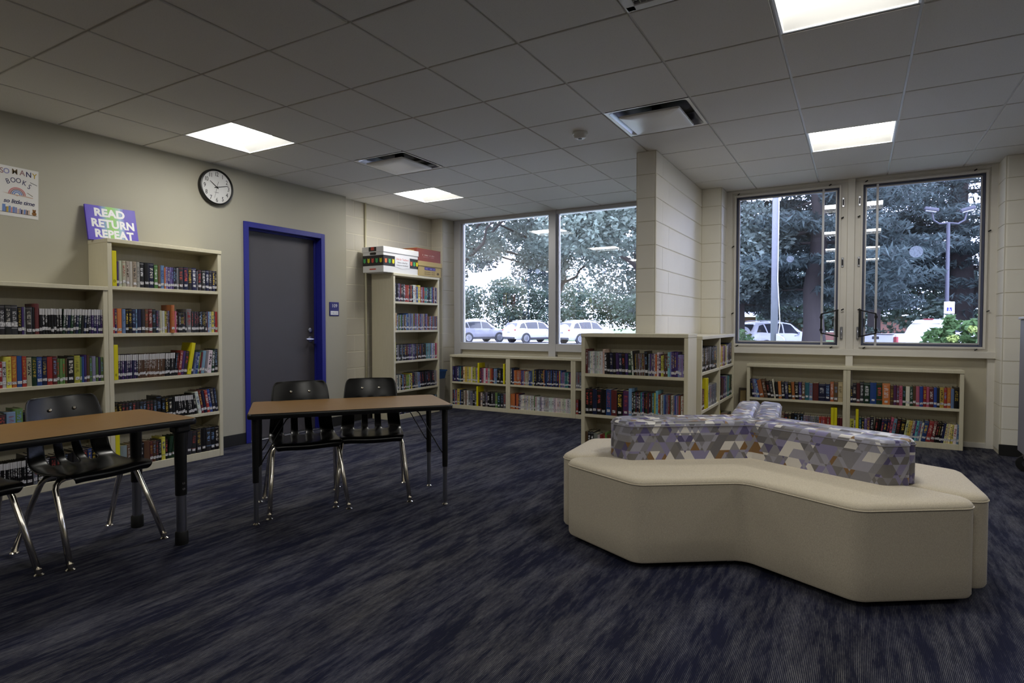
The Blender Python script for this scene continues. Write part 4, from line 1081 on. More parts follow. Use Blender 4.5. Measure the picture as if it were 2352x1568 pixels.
for yy, zz, r_ in ((.090, -.137, .014), (.090, -.118, .010), (.0825, -.110, .0036), (.0975, -.110, .0036)):
    prt('printed_teddy', MB().prism(arc(yy, zz, r_, 0, 2*PI*15/16, 15), X0, X0+.0004, 'x'), 'ink_bear')
tag(po, 'white paper poster reading SO MANY BOOKS so little time', 'poster')
# canvas on the tall bookcase
cv_ = empty('painted_canvas', (.150, 1.545, 1.830), 0)
lean = math.radians(-13)
cm = Matrix.Rotation(math.radians(-3), 4, 'Z') @ Matrix.Rotation(lean, 4, 'Y')
W2, HH = .180, .284
m0 = MB(); vs = [(x, y, z) for x in (-.018, 0) for y, z in ((-W2, 0), (W2, 0), (W2, HH), (-W2, HH))]
vs = [cm @ Vector(v_) for v_ in vs]
m0.add(vs, [(4, 5, 6, 7), (3, 2, 1, 0), (0, 1, 5, 4), (1, 2, 6, 5), (2, 3, 7, 6), (3, 0, 4, 7)],
       [[(0, 0), (1, 0), (1, 1), (0, 1)], [(0, 0)]*4, [(0, 0)]*4, [(1, 0)]*4, [(.03, 1), (.03, 1), (.03, 1), (.03, 1)], [(0, 0)]*4])
m0.build('canvas_panel', 'canvas_paint', cv_)
for s, zz, sp, yy in (('READ', .226, 1.02, -.012), ('RETURN', .138, 1.05, .006), ('REPEAT', .054, 1.05, .006)):
    textmesh('lettering', s, .088, 'plastic_white', cv_, cm @ plane_on_x(.0004, yy, zz), bold=.004, space=sp, sx=.90 if s != 'READ' else .98)
tag(cv_, 'small purple and green canvas painted READ RETURN REPEAT', 'painting')
# ================================================================== BOXES ON THE BOOKCASE
wb = empty('storage_box', (.205, 4.712, 1.802)); hx, hy = .165, .320
box('box_body', -hx, hx, -hy, hy, 0, .262, 'box_white', wb, bevel=.002)
ld = MB().box(-hx-.008, hx+.008, -hy-.008, hy+.008, .238, .306).build('lid', 'box_white', wb, bevel=.003, seg=1)
bnd = MB().box(-hx-.0012, hx+.0012, -hy-.0012, hy+.0012, .078, .202).build('printed_band', 'box_black', wb)
def penn(px_, y, z, m_, on_y=False):
    q = [(-.018, .03), (0, .020), (.018, .03), (.018, -.018), (0, -.030), (-.018, -.018)]
    if on_y: MB().prism([(px_+a, z+b) for a, b in q], -hy-.0022, -hy-.0014, 'y').build('printed_pennant', m_, bnd)
    else: MB().prism([(y+a, z+b) for a, b in q], hx+.0014, hx+.0022, 'x').build('printed_pennant', m_, bnd)
for y, m_ in ((-.278, 'ink_orange'), (-.212, 'ink_green'), (-.148, 'ink_yellow'), (.190, 'ink_orange'), (.246, 'ink_green'), (.300, 'ink_yellow')): penn(0, y, .138, m_)
for x, m_ in ((-.135, 'ink_green'), (-.070, 'ink_yellow'), (-.005, 'ink_red'), (.060, 'ink_green'), (.125, 'ink_yellow')): penn(x, 0, .140, m_, True)
pl_ = [(-.118, .072), (-.118, .205), (-.05, .207), (-.02, .222), (.02, .226), (.06, .222), (.085, .207), (.158, .205), (.158, .072), (.085, .070), (.06, .058), (.02, .053), (-.02, .058), (-.05, .070)]
pq = MB().prism(pl_, hx+.0014, hx+.0024, 'x').build('printed_plaque', 'plastic_white', bnd)
for s, z, sz, m_ in (('Gifts for Teachers!', .172, .036, 'ink_red'), ('Deliver to Book Fair', .132, .026, 'ink_black'), ('Chairperson immediately!', .100, .024, 'ink_black')):
    textmesh('lettering', s, sz, m_, pq, plane_on_x(hx+.0026, .02, z), sx=.86, extrude=.0002)
MB().prism(fillet([(-.05, -.014), (.05, -.014), (.05, .014), (-.05, .014)], .013, 4), -hy-.0016, -hy-.0004, 'y', Matrix.Translation((0, 0, .222))).build('hand_hole', 'black_metal', wb)
MB().box(-.06, .06, -hy-.009, -hy-.0078, .250, .300).build('lid_print', 'box_black', ld)
MB().box(-.025, .025, -hy-.0096, -hy-.0088, .262, .300).build('lid_badge', 'ink_red', ld)
MB().box(-.055, .045, -hy-.0012, -hy-.0004, .030, .044).build('maker_mark', 'ink_red', wb)
tag(wb, 'white lidded cardboard box with black band and coloured pennants', 'box')
tb = empty('storage_box', (.235, 5.268, 1.802)); hx, hy = .150, .232
box('box_body', -hx, hx, -hy, hy, 0, .150, 'box_tan', tb, bevel=.002)
box('lid', -hx-.008, hx+.008, -hy-.008, hy+.010, .128, .190, 'box_tan', tb, bevel=.003)
MB().box(hx+.0002, hx+.001, -.118, .110, .080, .118).build('printed_strip', 'box_purple', tb)
for z in (.055, .030): small_print('small_print', tb, 'ink_brown', plane_on_x(hx+.0004, -.01, z), .22, .010, 22)
small_print('strip_print', tb, 'ink_lilac', plane_on_x(hx+.0012, .0, .099), .20, .020, 11)
MB().prism([(.135, .045), (.165, .065), (.195, .045), (.165, .025)], hx+.0002, hx+.0009, 'x').build('printed_diamond', 'ink_brown', tb)
tag(tb, 'tan lidded cardboard box under the dark red box', 'box')
rb = empty('storage_box', (.225, 5.270, 1.9925)); hy = .248
m0 = MB().box(.128, .14, -hy, hy, 0, .165).box(-.14, -.128, -hy, hy, 0, .165).box(-.128, .128, -hy, -hy+.01, 0, .165).box(-.128, .128, hy-.01, hy, 0, .165).box(-.128, .128, -hy+.01, hy-.01, 0, .012)
m0.build('box_body', 'box_red', rb, bevel=.002, seg=1)
m0 = MB().box(.126, .142, -hy-.002, hy+.002, .165, .169).box(-.142, -.126, -hy-.002, hy+.002, .165, .169).box(-.126, .126, -hy-.002, -hy+.012, .165, .169).box(-.126, .126, hy-.012, hy+.002, .165, .169)
m0.build('box_rim', 'box_tan', rb)
MB().box(-.12, .10, -hy-.10, -hy-.004, .130, .136, Matrix.Rotation(.0, 4, 'X')).build('side_flap', 'box_tan', rb)
small_print('small_print', rb, 'ink_tan', plane_on_x(.1404, -.01, .085), .25, .018, 12)
small_print('small_print', rb, 'ink_pink', plane_on_x(.1404, -.01, .060), .23, .006, 20)
tag(rb, 'dark red open cardboard box stacked on the tan box', 'box')
# ================================================================== BIN, CART
bn = empty('recycling_bin', (.190, 5.640, 0))
P = fillet([(-.11, -.13), (.11, -.13), (.11, .13), (-.11, .13)], .03, 4)
sc2 = lambda k_, z: [(x*k_, y*k_, z) for x, y in P]
mb = MB().grid([sc2(.74, 0), sc2(.86, .40), sc2(.90, .425), sc2(.84, .425), sc2(.70, .02)], True); mb.f.append(tuple(range(len(P)))); mb.uv.append(None); mb.build('bin_body', 'grey_plastic', bn, smooth=.6)
mb = MB().grid([sc2(.80, .424), sc2(.94, .525), sc2(1.02, .527), sc2(1.02, .545), sc2(.92, .545), sc2(.76, .43)], True); mb.f.append(tuple(range(len(P)))); mb.uv.append(None); mb.build('blue_tray', 'blue_plastic', bn, smooth=.6)
tag(bn, 'grey waste bin with a blue top tray beside the pier', 'bin')
ct = empty('book_cart', (6.71, 5.02, 0))
for s in (-1, 1): box('end_panel', s*.32-.012, s*.32+.012, -.19, .19, .16, 1.215, 'pole_grey', ct, bevel=.006)
for z, n_ in ((.22, 'cart_shelf'), (.60, 'cart_shelf'), (.98, 'cart_shelf')): box(n_, -.308, .308, -.185, .185, z, z+.02, 'pole_grey', ct, bevel=.004)
box('top_tray', -.345, .345, -.20, .20, 1.215, 1.235, 'aluminium', ct, bevel=.005)
for sx in (-1, 1):
    box('corner_guard', sx*.32-.016, sx*.32+.016, -.196, -.15, .30, .62, 'label_white', ct, bevel=.004)
    for sy in (-1, 1):
        w_ = MB().lathe([(.03, -.014), (.062, -.012), (.064, 0), (.062, .012), (.03, .014)], 28, (sx*.285, sy*.16, .064), 'y').build('caster', 'black_rubber', ct, smooth=.6)
        MB().lathe([(.025, -.018), (.028, 0), (.025, .018)], 18, (sx*.285, sy*.16, .064), 'y').build('caster_hub', 'steel', w_)
        MB().box(sx*.285-.02, sx*.285+.02, sy*.16-.024, sy*.16+.024, .10, .165).build('caster_fork', 'chrome', w_, bevel=.008)
tag(ct, 'grey rolling book cart cut off by the right edge', 'cart')
# ================================================================== OUTSIDE
def gz(x): return -.36-.010*x
gd = MB(); gd.add([(-90, 6.6, gz(-90)), (70, 6.6, gz(70)), (70, 140, gz(70)), (-90, 140, gz(-90))], [(0, 1, 2, 3)])
struct(gd.build('ground', 'asphalt'))
wk = MB(); wk.add([(-90, 6.5, gz(-90)+.05), (70, 6.5, gz(70)+.05), (70, 11.2, gz(70)+.05), (-90, 11.2, gz(-90)+.05)], [(0, 1, 2, 3)])
struct(wk.build('bounce_strip', 'bounce_paving'))  # unseen pale paving, added to bounce skylight up to the ceiling
lw = MB(); lw.add([(-90, 11.2, gz(-90)+.03), (70, 11.2, gz(70)+.03), (70, 16, gz(70)+.03), (-90, 16, gz(-90)+.03)], [(0, 1, 2, 3)])
lw.add([(-90, 46, gz(-90)+.04), (70, 42, gz(70)+.04), (70, 138, gz(70)+.04), (-90, 138, gz(-90)+.04)], [(0, 1, 2, 3)])
tag(lw.build('lawn', 'grass'), 'green lawn beside the car park outside the windows', 'lawn', kind='stuff')
rt = random.Random(5)
def leafcloud(n, blobs, size, r_, flat=.6, droop=0):
    """n leaf quads scattered on and in the given blobs (centre, radii)"""
    mb = MB(); tints = []
    wts = [b[1][0]*b[1][1]+b[1][2] for b in blobs]
    for _ in range(n):
        c, rad = r_.choices(blobs, wts)[0]
        while True:
            p = Vector((r_.uniform(-1, 1), r_.uniform(-1, 1), r_.uniform(-1, 1)))
            if p.length <= 1: break
        if p.length > .01 and r_.random() < .55: p = p.normalized()*r_.uniform(.72, 1)
        q = Vector(c)+Vector((p.x*rad[0], p.y*rad[1], p.z*rad[2]))
        s = size*r_.uniform(.6, 1.4); a = Vector((r_.gauss(0, 1), r_.gauss(0, 1), r_.gauss(0, flat))).normalized()
        if droop: a = (a+Vector((0, 0, -droop))).normalized()
        b = a.cross(Vector((r_.gauss(0, 1), r_.gauss(0, 1), r_.gauss(0, 1)))).normalized()
        l_, w_ = (s*.9, s*.5) if not droop else (s*1.3, s*.28)
        mb.add([q-a*l_, q+b*w_, q+a*l_, q-b*w_], [(0, 1, 2, 3)]); tints += [r_.random()]*4
    return mb, tints
def foliage(name, n, blobs, size, mat_, parent, r_, **kw):
    mb, tints = leafcloud(n, blobs, size, r_, **kw); me = mb.mesh(name, mat_, recalc=False)
    me.attributes.new('tint', 'FLOAT', 'POINT').data.foreach_set('value', tints)
    return link(name, me, parent)
def limb(p, q, r0, r1, r_, wob=.25, n=6):
    p, q = Vector(p), Vector(q); L = (q-p).length; pts = []
    for i in range(n+1):
        u = i/n; pts.append(p.lerp(q, u)+Vector((r_.gauss(0, 1), r_.gauss(0, 1), 0))*wob*L*.06*math.sin(u*PI))
    return pts, [r0+(r1-r0)*i/n for i in range(n+1)]
def broadleaf(name, loc, ht, crown_r, tr, n, label, seed, leaf='leaf_oak', size=.11, low=2.2, group='trees outside the left window'):
    r_ = random.Random(seed); t = tag(empty(name, (loc[0], loc[1], gz(loc[0]))), label, 'tree', group)
    wood = MB(); pts, rs = limb((0, 0, 0), (.2, 0, ht*.55), tr, tr*.5, r_, .5); wood.tube(pts, rs, 10)
    blobs = []
    for k_ in range(36):
        a = r_.uniform(0, 2*PI); rr = crown_r*math.sqrt(r_.random())*.85
        zc = r_.uniform(low+1.0, ht-1.0); lim = math.sqrt(max(.1, 1-((zc-(low+ht)/2)/((ht-low)/2+.5))**2)); rr *= .35+.75*lim
        c = (rr*math.cos(a), rr*math.sin(a), zc); br = r_.uniform(1.1, 1.9); blobs.append((c, (br, br, br*.72)))
        if k_ % 2 == 0:
            pts, rs = limb((.1, 0, r_.uniform(ht*.22, ht*.5)), c, tr*.32, .03, r_, .8); wood.tube(pts, rs, 6)
    wood.build('trunk', 'bark', t, smooth=True)
    foliage('foliage', n, blobs, size, leaf, t, r_)
    return t
def conifer(name, loc, ht, base_r, tr, n, label, seed, low=2.0, size=.12, fork=None, group='trees outside the right window', lean=0):
    r_ = random.Random(seed); t = tag(empty(name, (loc[0], loc[1], gz(loc[0]))), label, 'tree', group)
    wood = MB(); pts, rs = limb((0, 0, 0), (lean, 0, ht), tr, .06, r_, .15, 10); rs[0] *= 1.25; wood.tube(pts, rs, 12)
    if fork:
        z0, dx, dy = fork; wood.tube([(0, 0, z0), (dx*.35, dy*.35, z0+.9), (dx*.75, dy*.75, z0+2.6), (dx, dy, ht*.8)], [tr*.6, tr*.52, tr*.42, .05], 10)
    blobs = []; z = low
    while z < ht:
        u = (z-low)/(ht-low); R = base_r*(1-u)**.8+.3; k_ = 5 if u < .6 else 4
        for q in range(k_):
            a = r_.uniform(0, 2*PI); e = R*r_.uniform(.6, 1.05); tip = Vector((e*math.cos(a)+lean*u, e*math.sin(a), z-r_.uniform(.1, .7)))
            wood.tube([(lean*u, 0, z), tuple(Vector((lean*u, 0, z)).lerp(tip, .6)+Vector((0, 0, .15))), tuple(tip)], [.05, .03, .012], 5)
            for w_ in (.45, .72, .95):
                c = Vector((lean*u, 0, z)).lerp(tip, w_); blobs.append((tuple(c), (e*.26+.15, e*.26+.15, .26)))
        z += r_.uniform(.42, .75)
    wood.build('trunk', 'bark', t, smooth=True)
    foliage('foliage', n, blobs, size, 'leaf_conifer', t, r_, droop=.5)
    return t
broadleaf('oak_tree', (-13.6, 24.6), 14.5, 7.6, .35, 60000, 'leafy tree seen at the left side of left window', 1, low=1.9)
broadleaf('oak_tree', (-3.0, 24.8), 15, 6.3, .4, 60000, 'leafy tree seen at the right side of left window', 2, low=2.2)
broadleaf('oak_tree', (-10.98, 32.2), 15.5, 7.4, .3, 46000, 'tall leafy tree behind the parked cars, middle of left window', 3, low=4.2)
for k_, (x, y, r_) in enumerate(((-37, 56, 4.6), (-30, 60, 4.2), (-23, 62, 5.0), (-16, 65, 4.4), (-10, 55, 4.8))):
    broadleaf('background_tree', (x, y), 6.2+(k_ % 3)*.8, r_, .2, 7000, '%s rounded background tree beyond the cars outside left window' % ('leftmost', 'second', 'third', 'fourth', 'rightmost')[k_], 20+k_, 'leaf_far', .2, .5)
conifer('spruce_tree', (3.75, 25.9), 15, 4.4, .42, 42000, 'dark spruce with thick trunk in the left pane of right window', 7, low=3.0)
conifer('spruce_tree', (.2, 29.5), 15, 4.6, .34, 42000, 'dark spruce at the far left of right window', 8, low=2.6)
conifer('spruce_tree', (6.0, 37.5), 16, 5.2, .35, 34000, 'distant spruce behind the pickup outside right window', 9, low=3.4)
conifer('pine_tree', (9.83, 37.5), 19, 6.0, .68, 40000, 'forked pine with heavy trunk behind the parking sign', 10, low=4.6, fork=(2.2, 2.1, .3))
conifer('pine_tree', (14.6, 35), 15, 5.2, .36, 26000, 'pine at the right edge of right window', 12, low=2.2)
for k_, (x, y, r_) in enumerate(((2.5, 50, 4.2), (10, 50, 4.6), (17.5, 47, 4.6))):
    broadleaf('background_tree', (x, y), 6.5, r_, .2, 8000, '%s of three pale background trees outside right window' % ('left', 'middle', 'right')[k_], 40+k_, 'leaf_far', .2, .4, 'background trees outside the right window')
# shrubs close to the window
def shrub(name, loc, blobs, n, size, mat_, label, seed, heads=()):
    r_ = random.Random(seed); t = tag(empty(name, (loc[0], loc[1], gz(loc[0]))), label, 'shrub')
    st = MB()
    for c, rad in blobs: st.tube([(c[0]*.2, c[1]*.2, 0), (c[0]*.6, c[1]*.6, c[2]*.6), tuple(c)], [.012, .009, .005], 6)
    st.build('stem', 'bark', t, smooth=True); foliage('foliage', n, blobs, size, mat_, t, r_)
    for (hx, hy, hz, hr) in heads:
        mb, ti = leafcloud(160, [((hx, hy, hz), (hr, hr, hr*.8))], .028, r_); me = mb.mesh('flower_head', 'hydrangea', recalc=False); link('flower_head', me, t)
    return t
shrub('boxwood_shrub', (3.62, 9.6), [((0, 0, 1.1), (.26, .26, .36)), ((.16, 0, .85), (.24, .24, .4)), ((-.1, 0, 1.3), (.18, .2, .22))], 1500, .035, 'leaf_shrub', 'round dark green shrub at the lower left of right window', 3)
shrub('hydrangea_bush', (6.75, 12.0), [((-.25, 0, 1.25), (.22, .2, .3)), ((.05, .1, 1.35), (.3, .25, .35)), ((.4, 0, 1.4), (.35, .25, .36)), ((-.45, 0, 1.05), (.15, .2, .25)), ((.75, 0, 1.35), (.28, .2, .4)), ((-.08, 0, 1.62), (.08, .08, .14))], 1500, .075, 'leaf_hydrangea',
      'hydrangea bush with pale green heads at right window', 4, ((-.05, -.15, 1.36, .085), (.22, -.15, 1.52, .075), (.36, -.12, 1.5, .08), (.5, -.1, 1.48, .08), (.62, -.1, 1.66, .13)))
shrub('hedge_shrub', (5.6, 34.5), [((0, 0, .9), (1.3, .8, .6)), ((1.6, 0, .8), (1.0, .8, .5))], 1600, .09, 'leaf_far', 'low shrub beyond the pickup outside right window', 6)
# ---- vehicles
def car(name, loc, rz, paint, label, L=4.65, Wd=1.86, Ht=1.66, cat='car'):
    t = tag(empty(name, (loc[0], loc[1], gz(loc[0])+.0), rz), label, cat, 'parked vehicles outside')
    hw = Wd/2; k_ = L/4.65; zs = Ht/1.66
    # stations: x, bottom, sill, belt, roof, belt half width, roof half width
    S = [(-2.32, .42, .60, .86, .90, .78, .70), (-2.28, .34, .55, .98, 1.04, .86, .74), (-2.18, .30, .50, 1.02, 1.16, .90, .74), (-1.95, .28, .48, 1.03, 1.50, .92, .70), (-1.6, .26, .46, 1.03, 1.60, .93, .70), (-.9, .25, .45, 1.01, 1.65, .93, .71),
         (-.1, .25, .45, 1.00, 1.66, .93, .71), (.45, .25, .45, .99, 1.60, .93, .70), (.95, .25, .45, .98, 1.28, .93, .72), (1.30, .25, .45, .98, 1.06, .92, .74), (1.75, .26, .46, .92, .99, .90, .70), (2.1, .28, .48, .82, .90, .85, .62), (2.28, .34, .52, .70, .76, .72, .5), (2.32, .40, .55, .62, .64, .6, .4)]
    rows = []
    for x, zb, zsil, zbe, zr, wb_, wr in S:
        s = hw/.93; z_ = lambda v: v*zs
        half = [(wb_*.86*s, z_(zb)), (wb_*s, z_(zsil)), (wb_*1.0*s, z_((zsil+zbe)/2)), (wb_*.97*s, z_(zbe)), ((wb_*.4+wr*.6)*s, z_(zbe+(zr-zbe)*.62)), (wr*s, z_(zr-(zr-zbe)*.1)), (wr*.6*s, z_(zr)), (0, z_(zr+.012))]
        rows.append([(x*k_, -a, b) for a, b in half]+[(x*k_, a, b) for a, b in half[-2::-1]])
    mb = MB().grid(rows); n = len(rows[0]); m = len(rows)
    mb.f += [tuple(range(n)), tuple(range((m-1)*n, m*n))[::-1], tuple([i*n for i in range(m)]+[i*n+n-1 for i in range(m-1, -1, -1)])]; mb.uv += [None]*3
    bd = mb.build('body', paint, t, smooth=.6)
    def side(x, f_):
        """point on the glasshouse side at x, f_ from belt (0) to roof (1)"""
        for i in range(len(S)-1):
            if S[i][0] <= x <= S[i+1][0]:
                u = (x-S[i][0])/(S[i+1][0]-S[i][0]); g = [S[i][q]+(S[i+1][q]-S[i][q])*u for q in range(7)]; break
        zbe, zr, wb_, wr = g[3], g[4], g[5], g[6]; s = hw/.93
        w0, w1, w2_ = wb_*.97*s, (wb_*.4+wr*.6)*s, wr*s
        w_ = w0+(w1-w0)*f_/.62 if f_ < .62 else w1+(w2_-w1)*(f_-.62)/.28
        return (x*k_, w_+.006, (zbe+(zr-zbe)*f_)*zs)
    for sy in (-1, 1):
        for wi, q in enumerate((((-1.95, .15), (-1.30, .10), (-1.42, .80), (-1.72, .72)), ((-1.22, .08), (-.22, .08), (-.22, .84), (-1.34, .82)), ((-.14, .08), (.92, .10), (.42, .80), (-.14, .84)))):
            cor = [Vector(side(*c)) for c in q]; rws = []
            for i in range(5):
                u = i/4; rws.append([tuple(side(q[0][0]+(q[1][0]-q[0][0])*v_*1.0+((q[3][0]-q[0][0])*(1-v_)+(q[2][0]-q[1][0])*v_)*u, (q[0][1]*(1-v_)+q[1][1]*v_)*(1-u)+(q[3][1]*(1-v_)+q[2][1]*v_)*u)) for v_ in (0, .25, .5, .75, 1)])
            MB().grid([[(a, sy*b, c) for a, b, c in r_] for r_ in rws]).build('side_window', 'car_glass', t, smooth=True)
        for x in (-1.36, 1.40):
            ar = MB().lathe([(.40, -.012), (.40, .012), (.30, .012)], 26, (x*k_, sy*(hw+.004), .36), 'y').build('wheel_arch', 'car_trim', t)
            wl_ = MB().lathe([(.23, -.11), (.35, -.10), (.36, 0), (.35, .10), (.23, .11)], 28, (x*k_, sy*(hw-.09), .36), 'y').build('wheel', 'tire', t, smooth=.6)
            rm = MB(); cy = sy*(hw+.020)
            for q in range(5):
                a = q*2*PI/5; d = Vector((math.cos(a), 0, math.sin(a))); n_ = Vector((-math.sin(a), 0, math.cos(a)))
                p = Vector((x*k_, cy, .36)); rm.add([p-n_*.045, p+n_*.045, p+d*.225+n_*.06, p+d*.225-n_*.06], [(0, 1, 2, 3)])
            rm.lathe([(.245, -.01), (.245, .01), (.215, .01), (.215, -.01)], 24, (x*k_, cy, .36), 'y')
            rm.build('rim', 'rim', wl_)
        MB().box(-2.31*k_, -2.02*k_, sy*hw*.80-.10, sy*hw*.80+.12 if sy > 0 else sy*hw*.80+.10, .90*zs, 1.03*zs).build('tail_light', 'tail_red', t, bevel=.03, seg=2)
        MB().box(.72*k_, .88*k_, min(sy*hw, sy*(hw+.16)), max(sy*hw, sy*(hw+.16)), 1.0*zs, 1.13*zs).build('mirror', paint, t, bevel=.03, seg=2)
        for x in (-.35, .62): MB().box((x-.11)*k_, (x+.09)*k_, min(sy*hw*.995, sy*(hw+.02)), max(sy*hw*.995, sy*(hw+.02)), .915*zs, .94*zs).build('door_handle', 'rim', t)
        MB().box(-1.0*k_, 1.04*k_, min(sy*(hw-.03), sy*(hw+.004)), max(sy*(hw-.03), sy*(hw+.004)), .25*zs, .40*zs).build('sill_trim', 'car_trim', t)
        MB().tube([(-1.5*k_, sy*.60, 1.64*zs), (-.8*k_, sy*.62, 1.70*zs), (.1*k_, sy*.62, 1.70*zs), (.4*k_, sy*.60, 1.65*zs)], .018, 6).build('roof_rail', 'rim', t, smooth=True)
    rw = [[(-2.21*k_, y*hw*.78, 1.10*zs) for y in (-1, -.5, 0, .5, 1)], [(-2.06*k_, y*hw*.76, 1.34*zs) for y in (-1, -.5, 0, .5, 1)], [(-1.965*k_, y*hw*.72, 1.50*zs) for y in (-1, -.5, 0, .5, 1)]]
    MB().grid(rw).build('rear_window', 'car_glass', t, smooth=True)
    rw = [[(1.30*k_, y*hw*.78, 1.07*zs) for y in (-1, 0, 1)], [(.93*k_, y*hw*.76, 1.33*zs) for y in (-1, 0, 1)], [(.52*k_, y*hw*.72, 1.60*zs) for y in (-1, 0, 1)]]
    MB().grid(rw).build('windshield', 'car_glass', t, smooth=True)
    MB().box(-2.345*k_, -2.30*k_, -.16, .16, .74*zs, .86*zs).build('license_plate', 'ink_lilac', t, bevel=.01, seg=1)
    MB().box(-2.36*k_, -2.20*k_, -hw*.8, hw*.8, .32*zs, .46*zs).build('rear_bumper', 'car_trim', t, bevel=.04, seg=2)
    return t
HD = math.radians(66)
car('parked_car', (-19.85, 37.0), HD, 'car_silver', 'silver car at the left end of the left window')
car('parked_car', (-16.18, 39.16), HD, 'car_white', 'white car left of the left window mullion')
car('parked_car', (-12.28, 40.2), HD, 'car_white', 'white car right of the left window mullion', Ht=1.70, L=4.75)
car('parked_car', (1.35, 33.9), math.radians(52), 'car_white', 'white car behind the flagpole outside right window', Ht=1.72, L=4.8)
# pickup truck
pk = tag(empty('pickup_truck', (7.75, 31.2, gz(7.75)), math.radians(50)), 'white pickup truck seen from behind outside right window', 'truck', 'parked vehicles outside')
m0 = MB(); m0.box(-2.75, .2, -.94, -.82, .55, 1.20).box(-2.75, .2, .82, .94, .55, 1.20).box(-2.75, .2, -.94, .94, .45, .60).box(.1, .2, -.94, .94, .55, 1.2)
m0.build('cargo_bed', 'car_white', pk, bevel=.03, seg=2)
tg = MB().box(-2.80, -2.72, -.80, .80, .62, 1.18).build('tailgate', 'car_white', pk, bevel=.02, seg=2)
MB().box(-2.815, -2.79, -.16, .16, .98, 1.10).build('tailgate_handle', 'car_trim', tg, bevel=.01, seg=1)
MB().box(-2.81, -2.70, -.80, .80, 1.17, 1.21).build('tailgate_cap', 'car_trim', tg, bevel=.01, seg=1)
rows = []
for x, zb, zbe, zr, wr in ((.18, .45, 1.22, 1.24, .86), (.22, .45, 1.22, 1.62, .76), (.45, .45, 1.22, 1.82, .72), (1.2, .45, 1.22, 1.86, .72), (1.75, .45, 1.20, 1.78, .72), (2.35, .45, 1.18, 1.30, .80), (2.5, .45, 1.16, 1.22, .80), (3.3, .5, 1.05, 1.12, .74), (3.4, .55, .9, .95, .6)):
    half = [(.90, zb), (.96, (zb+zbe)/2), (.94, zbe), (wr+.04, zr-.14 if zr > 1.4 else zr-.02), (wr-.1, zr), (0, zr+.02)]
    rows.append([(x, -a, b) for a, b in half]+[(x, a, b) for a, b in half[-2::-1]])
mb = MB().grid(rows); n = len(rows[0]); m = len(rows); mb.f += [tuple(range(n)), tuple(range((m-1)*n, m*n))[::-1]]; mb.uv += [None]*2
mb.build('cab', 'car_white', pk, smooth=.6)
MB().add([(.205, -.70, 1.27), (.205, .70, 1.27), (.235, .64, 1.66), (.235, -.64, 1.66)], [(0, 1, 2, 3)]).build('rear_window', 'car_glass', pk)
MB().box(.40, .46, -.22, .22, 1.83, 1.875).build('brake_light', 'tail_red', pk, bevel=.01, seg=1)
for sy in (-1, 1):
    MB().add([(.45, sy*.945, 1.28), (1.35, sy*.945, 1.28), (1.35, sy*.80, 1.68), (.5, sy*.80, 1.66)], [(0, 1, 2, 3)]).build('side_window', 'car_glass', pk)
    MB().add([(1.42, sy*.945, 1.28), (2.3, sy*.945, 1.26), (1.8, sy*.80, 1.64), (1.42, sy*.80, 1.68)], [(0, 1, 2, 3)]).build('side_window', 'car_glass', pk)
    MB().box(-2.82, -2.68, sy*.90-.07, sy*.90+.07, .72, 1.10).build('tail_light', 'tail_red', pk, bevel=.02, seg=1)
    for x in (-1.65, 2.45): MB().lathe([(.25, -.12), (.38, -.11), (.40, 0), (.38, .11), (.25, .12)], 26, (x, sy*.86, .40), 'y').build('wheel', 'tire', pk, smooth=.6)
MB().box(-2.95, -2.78, -.92, .92, .42, .58).build('rear_bumper', 'rim', pk, bevel=.03, seg=2)
# ---- poles, sign, house
fp = empty('flagpole', (3.56, 14.25, gz(3.56)))
MB().tube([(0, 0, 0), (0, 0, 7.5)], [.082, .066], 16).build('pole', 'pole_white', fp, smooth=True)
MB().tube([(.10, -.06, 1.35), (.13, -.05, 1.6), (.075, -.08, 2.6), (.08, -.07, 4.2), (.075, -.06, 7.2)], .009, 6).build('halyard', 'label_white', fp, smooth=True)
MB().prism([(.06, 0), (.24, 0), (.24, 1.22), (.20, 1.28), (.06, 1.36)], -.16, .02, 'y').build('equipment_box', 'grey_plastic', fp, bevel=.01, seg=1)
tag(fp, 'pale weathered flagpole outside the left pane of right window', 'flagpole')
lp = empty('street_lamp', (7.98, 24.9, gz(7.98)-.86))
MB().tube([(0, 0, 0), (0, 0, 6.05)], [.075, .055], 12).build('pole', 'lamp_post_grey', lp, smooth=True)
for s, (dx, dy) in ((-1, (-.50, -.25)), (1, (.55, .30))):
    MB().tube([(0, 0, 6.05), (dx*.55, dy*.55, 6.02), (dx*.9, dy*.9, 6.15), (dx, dy, 6.42)], .03, 8).build('arm', 'lamp_post_grey', lp, smooth=True)
    hd = MB().box(-.22, .22, -.15, .15, -.04, .08, Matrix.Translation((dx*1.05, dy*1.05, 6.50)) @ Matrix.Rotation(math.radians(-14*s), 4, 'Y')).build('lamp_head', 'lamp_post_grey', lp, bevel=.03, seg=1)
    MB().box(-.16, .16, -.11, .11, -.055, -.038, Matrix.Translation((dx*1.05, dy*1.05, 6.50)) @ Matrix.Rotation(math.radians(-14*s), 4, 'Y')).build('lamp_glass', 'label_white', hd)
tag(lp, 'grey twin-headed street lamp in the right pane', 'street lamp')
ps = empty('parking_sign', (7.93, 23.75, gz(7.93)), math.radians(8))
MB().tube([(0, .02, 0), (0, .02, 2.4)], .028, 8).build('post', 'pole_grey', ps, smooth=True)
pt = box('sign_plate', -.15, .15, -.012, 0, 1.98, 2.38, 'plastic_white', ps, bevel=.01)
box('lower_plate', -.15, .15, -.012, 0, 1.82, 1.955, 'plastic_white', ps, bevel=.01)
box('blue_symbol_panel', -.075, .075, -.0145, -.012, 2.06, 2.19, 'sign_blue', pt)
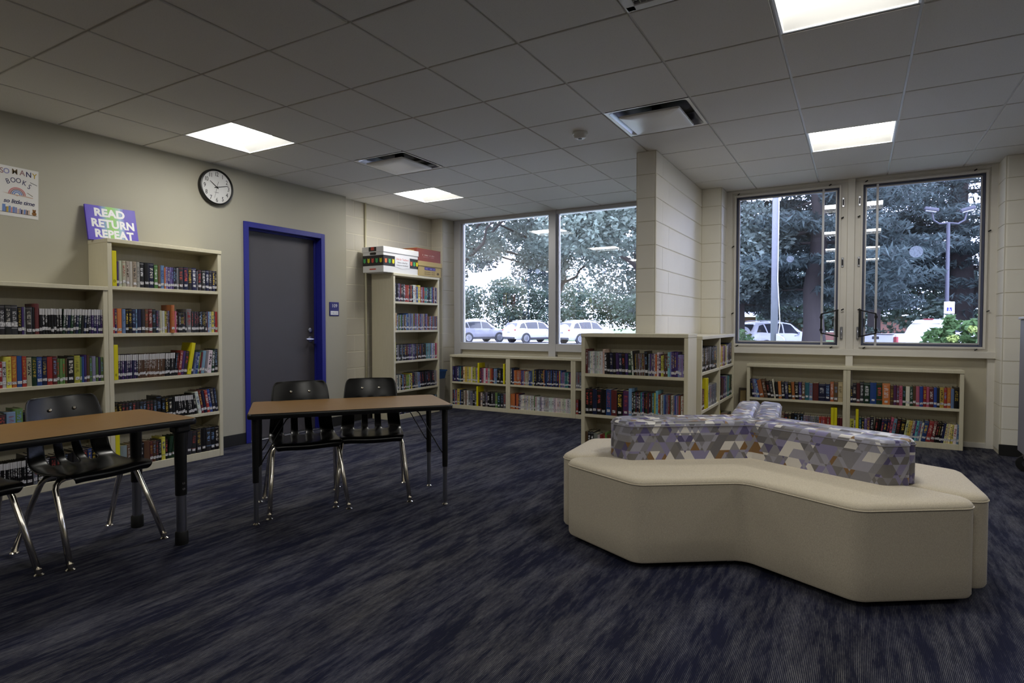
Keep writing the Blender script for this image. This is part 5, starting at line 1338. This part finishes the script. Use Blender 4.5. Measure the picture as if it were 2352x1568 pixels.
sy_ = MB().lathe([(.012, -.0155), (.012, -.0148), (0, -.0148)], 12, (-.008, 0, 2.172), 'y')
sy_.tube([(-.008, -.016, 2.155), (-.006, -.016, 2.118), (.022, -.016, 2.116), (.034, -.016, 2.082)], .006, 6)
sy_.tube([(-.004, -.016, 2.135), (.02, -.016, 2.135)], .004, 6)
sy_.tube([(.026*math.cos(a)-.002, -.016, 2.098+.026*math.sin(a)) for a in [2.3+i*.45 for i in range(10)]], .005, 6)
sy_.build('wheelchair_symbol', 'plastic_white', pt)
small_print('small_print', pt, 'ink_blue', plane_on_y(0, -.0125, 2.32), .22, .02, 8); small_print('small_print', pt, 'ink_blue', plane_on_y(0, -.0125, 2.26), .22, .02, 9)
tag(ps, 'white accessible parking sign with blue wheelchair symbol outside window', 'sign')
hs = empty('brick_house', (.6, 64, gz(.6)), math.radians(6))
box('wall', -9, 9, 0, 7, 0, 2.55, 'brick_red', hs)
rf = MB(); rf.add([(-9.6, -.6, 2.5), (9.6, -.6, 2.5), (9.6, 3.5, 4.6), (-9.6, 3.5, 4.6), (-9.6, 7.6, 2.5), (9.6, 7.6, 2.5), (-9.6, -.6, 2.35), (9.6, -.6, 2.35), (9.6, 7.6, 2.35), (-9.6, 7.6, 2.35)],
    [(0, 1, 2, 3), (3, 2, 5, 4), (0, 3, 4, 9, 6), (1, 7, 8, 5, 2), (6, 7, 8, 9), (4, 5, 8, 9)]); rf.build('roof', 'roof_grey', hs)
box('fascia', -9.6, 9.6, -.66, -.6, 2.3, 2.52, 'plastic_white', hs)
for x in (-6, -2.4, 2.4, 6):
    wv = box('window', x-.6, x+.6, -.05, .02, .8, 2.1, 'plastic_white', hs, bevel=.02)
    box('pane', x-.5, x-.03, -.06, -.05, .9, 2.0, 'car_glass', wv); box('pane', x+.03, x+.5, -.06, -.05, .9, 2.0, 'car_glass', wv)
for x in (-4.2, 4.3): MB().tube([(x, -.25, 2.35), (x, -.08, 2.1), (x, -.08, .1)], .05, 8).build('downpipe', 'plastic_white', hs)
tag(hs, 'low brick house with pale grey roof beyond the car park', 'house')
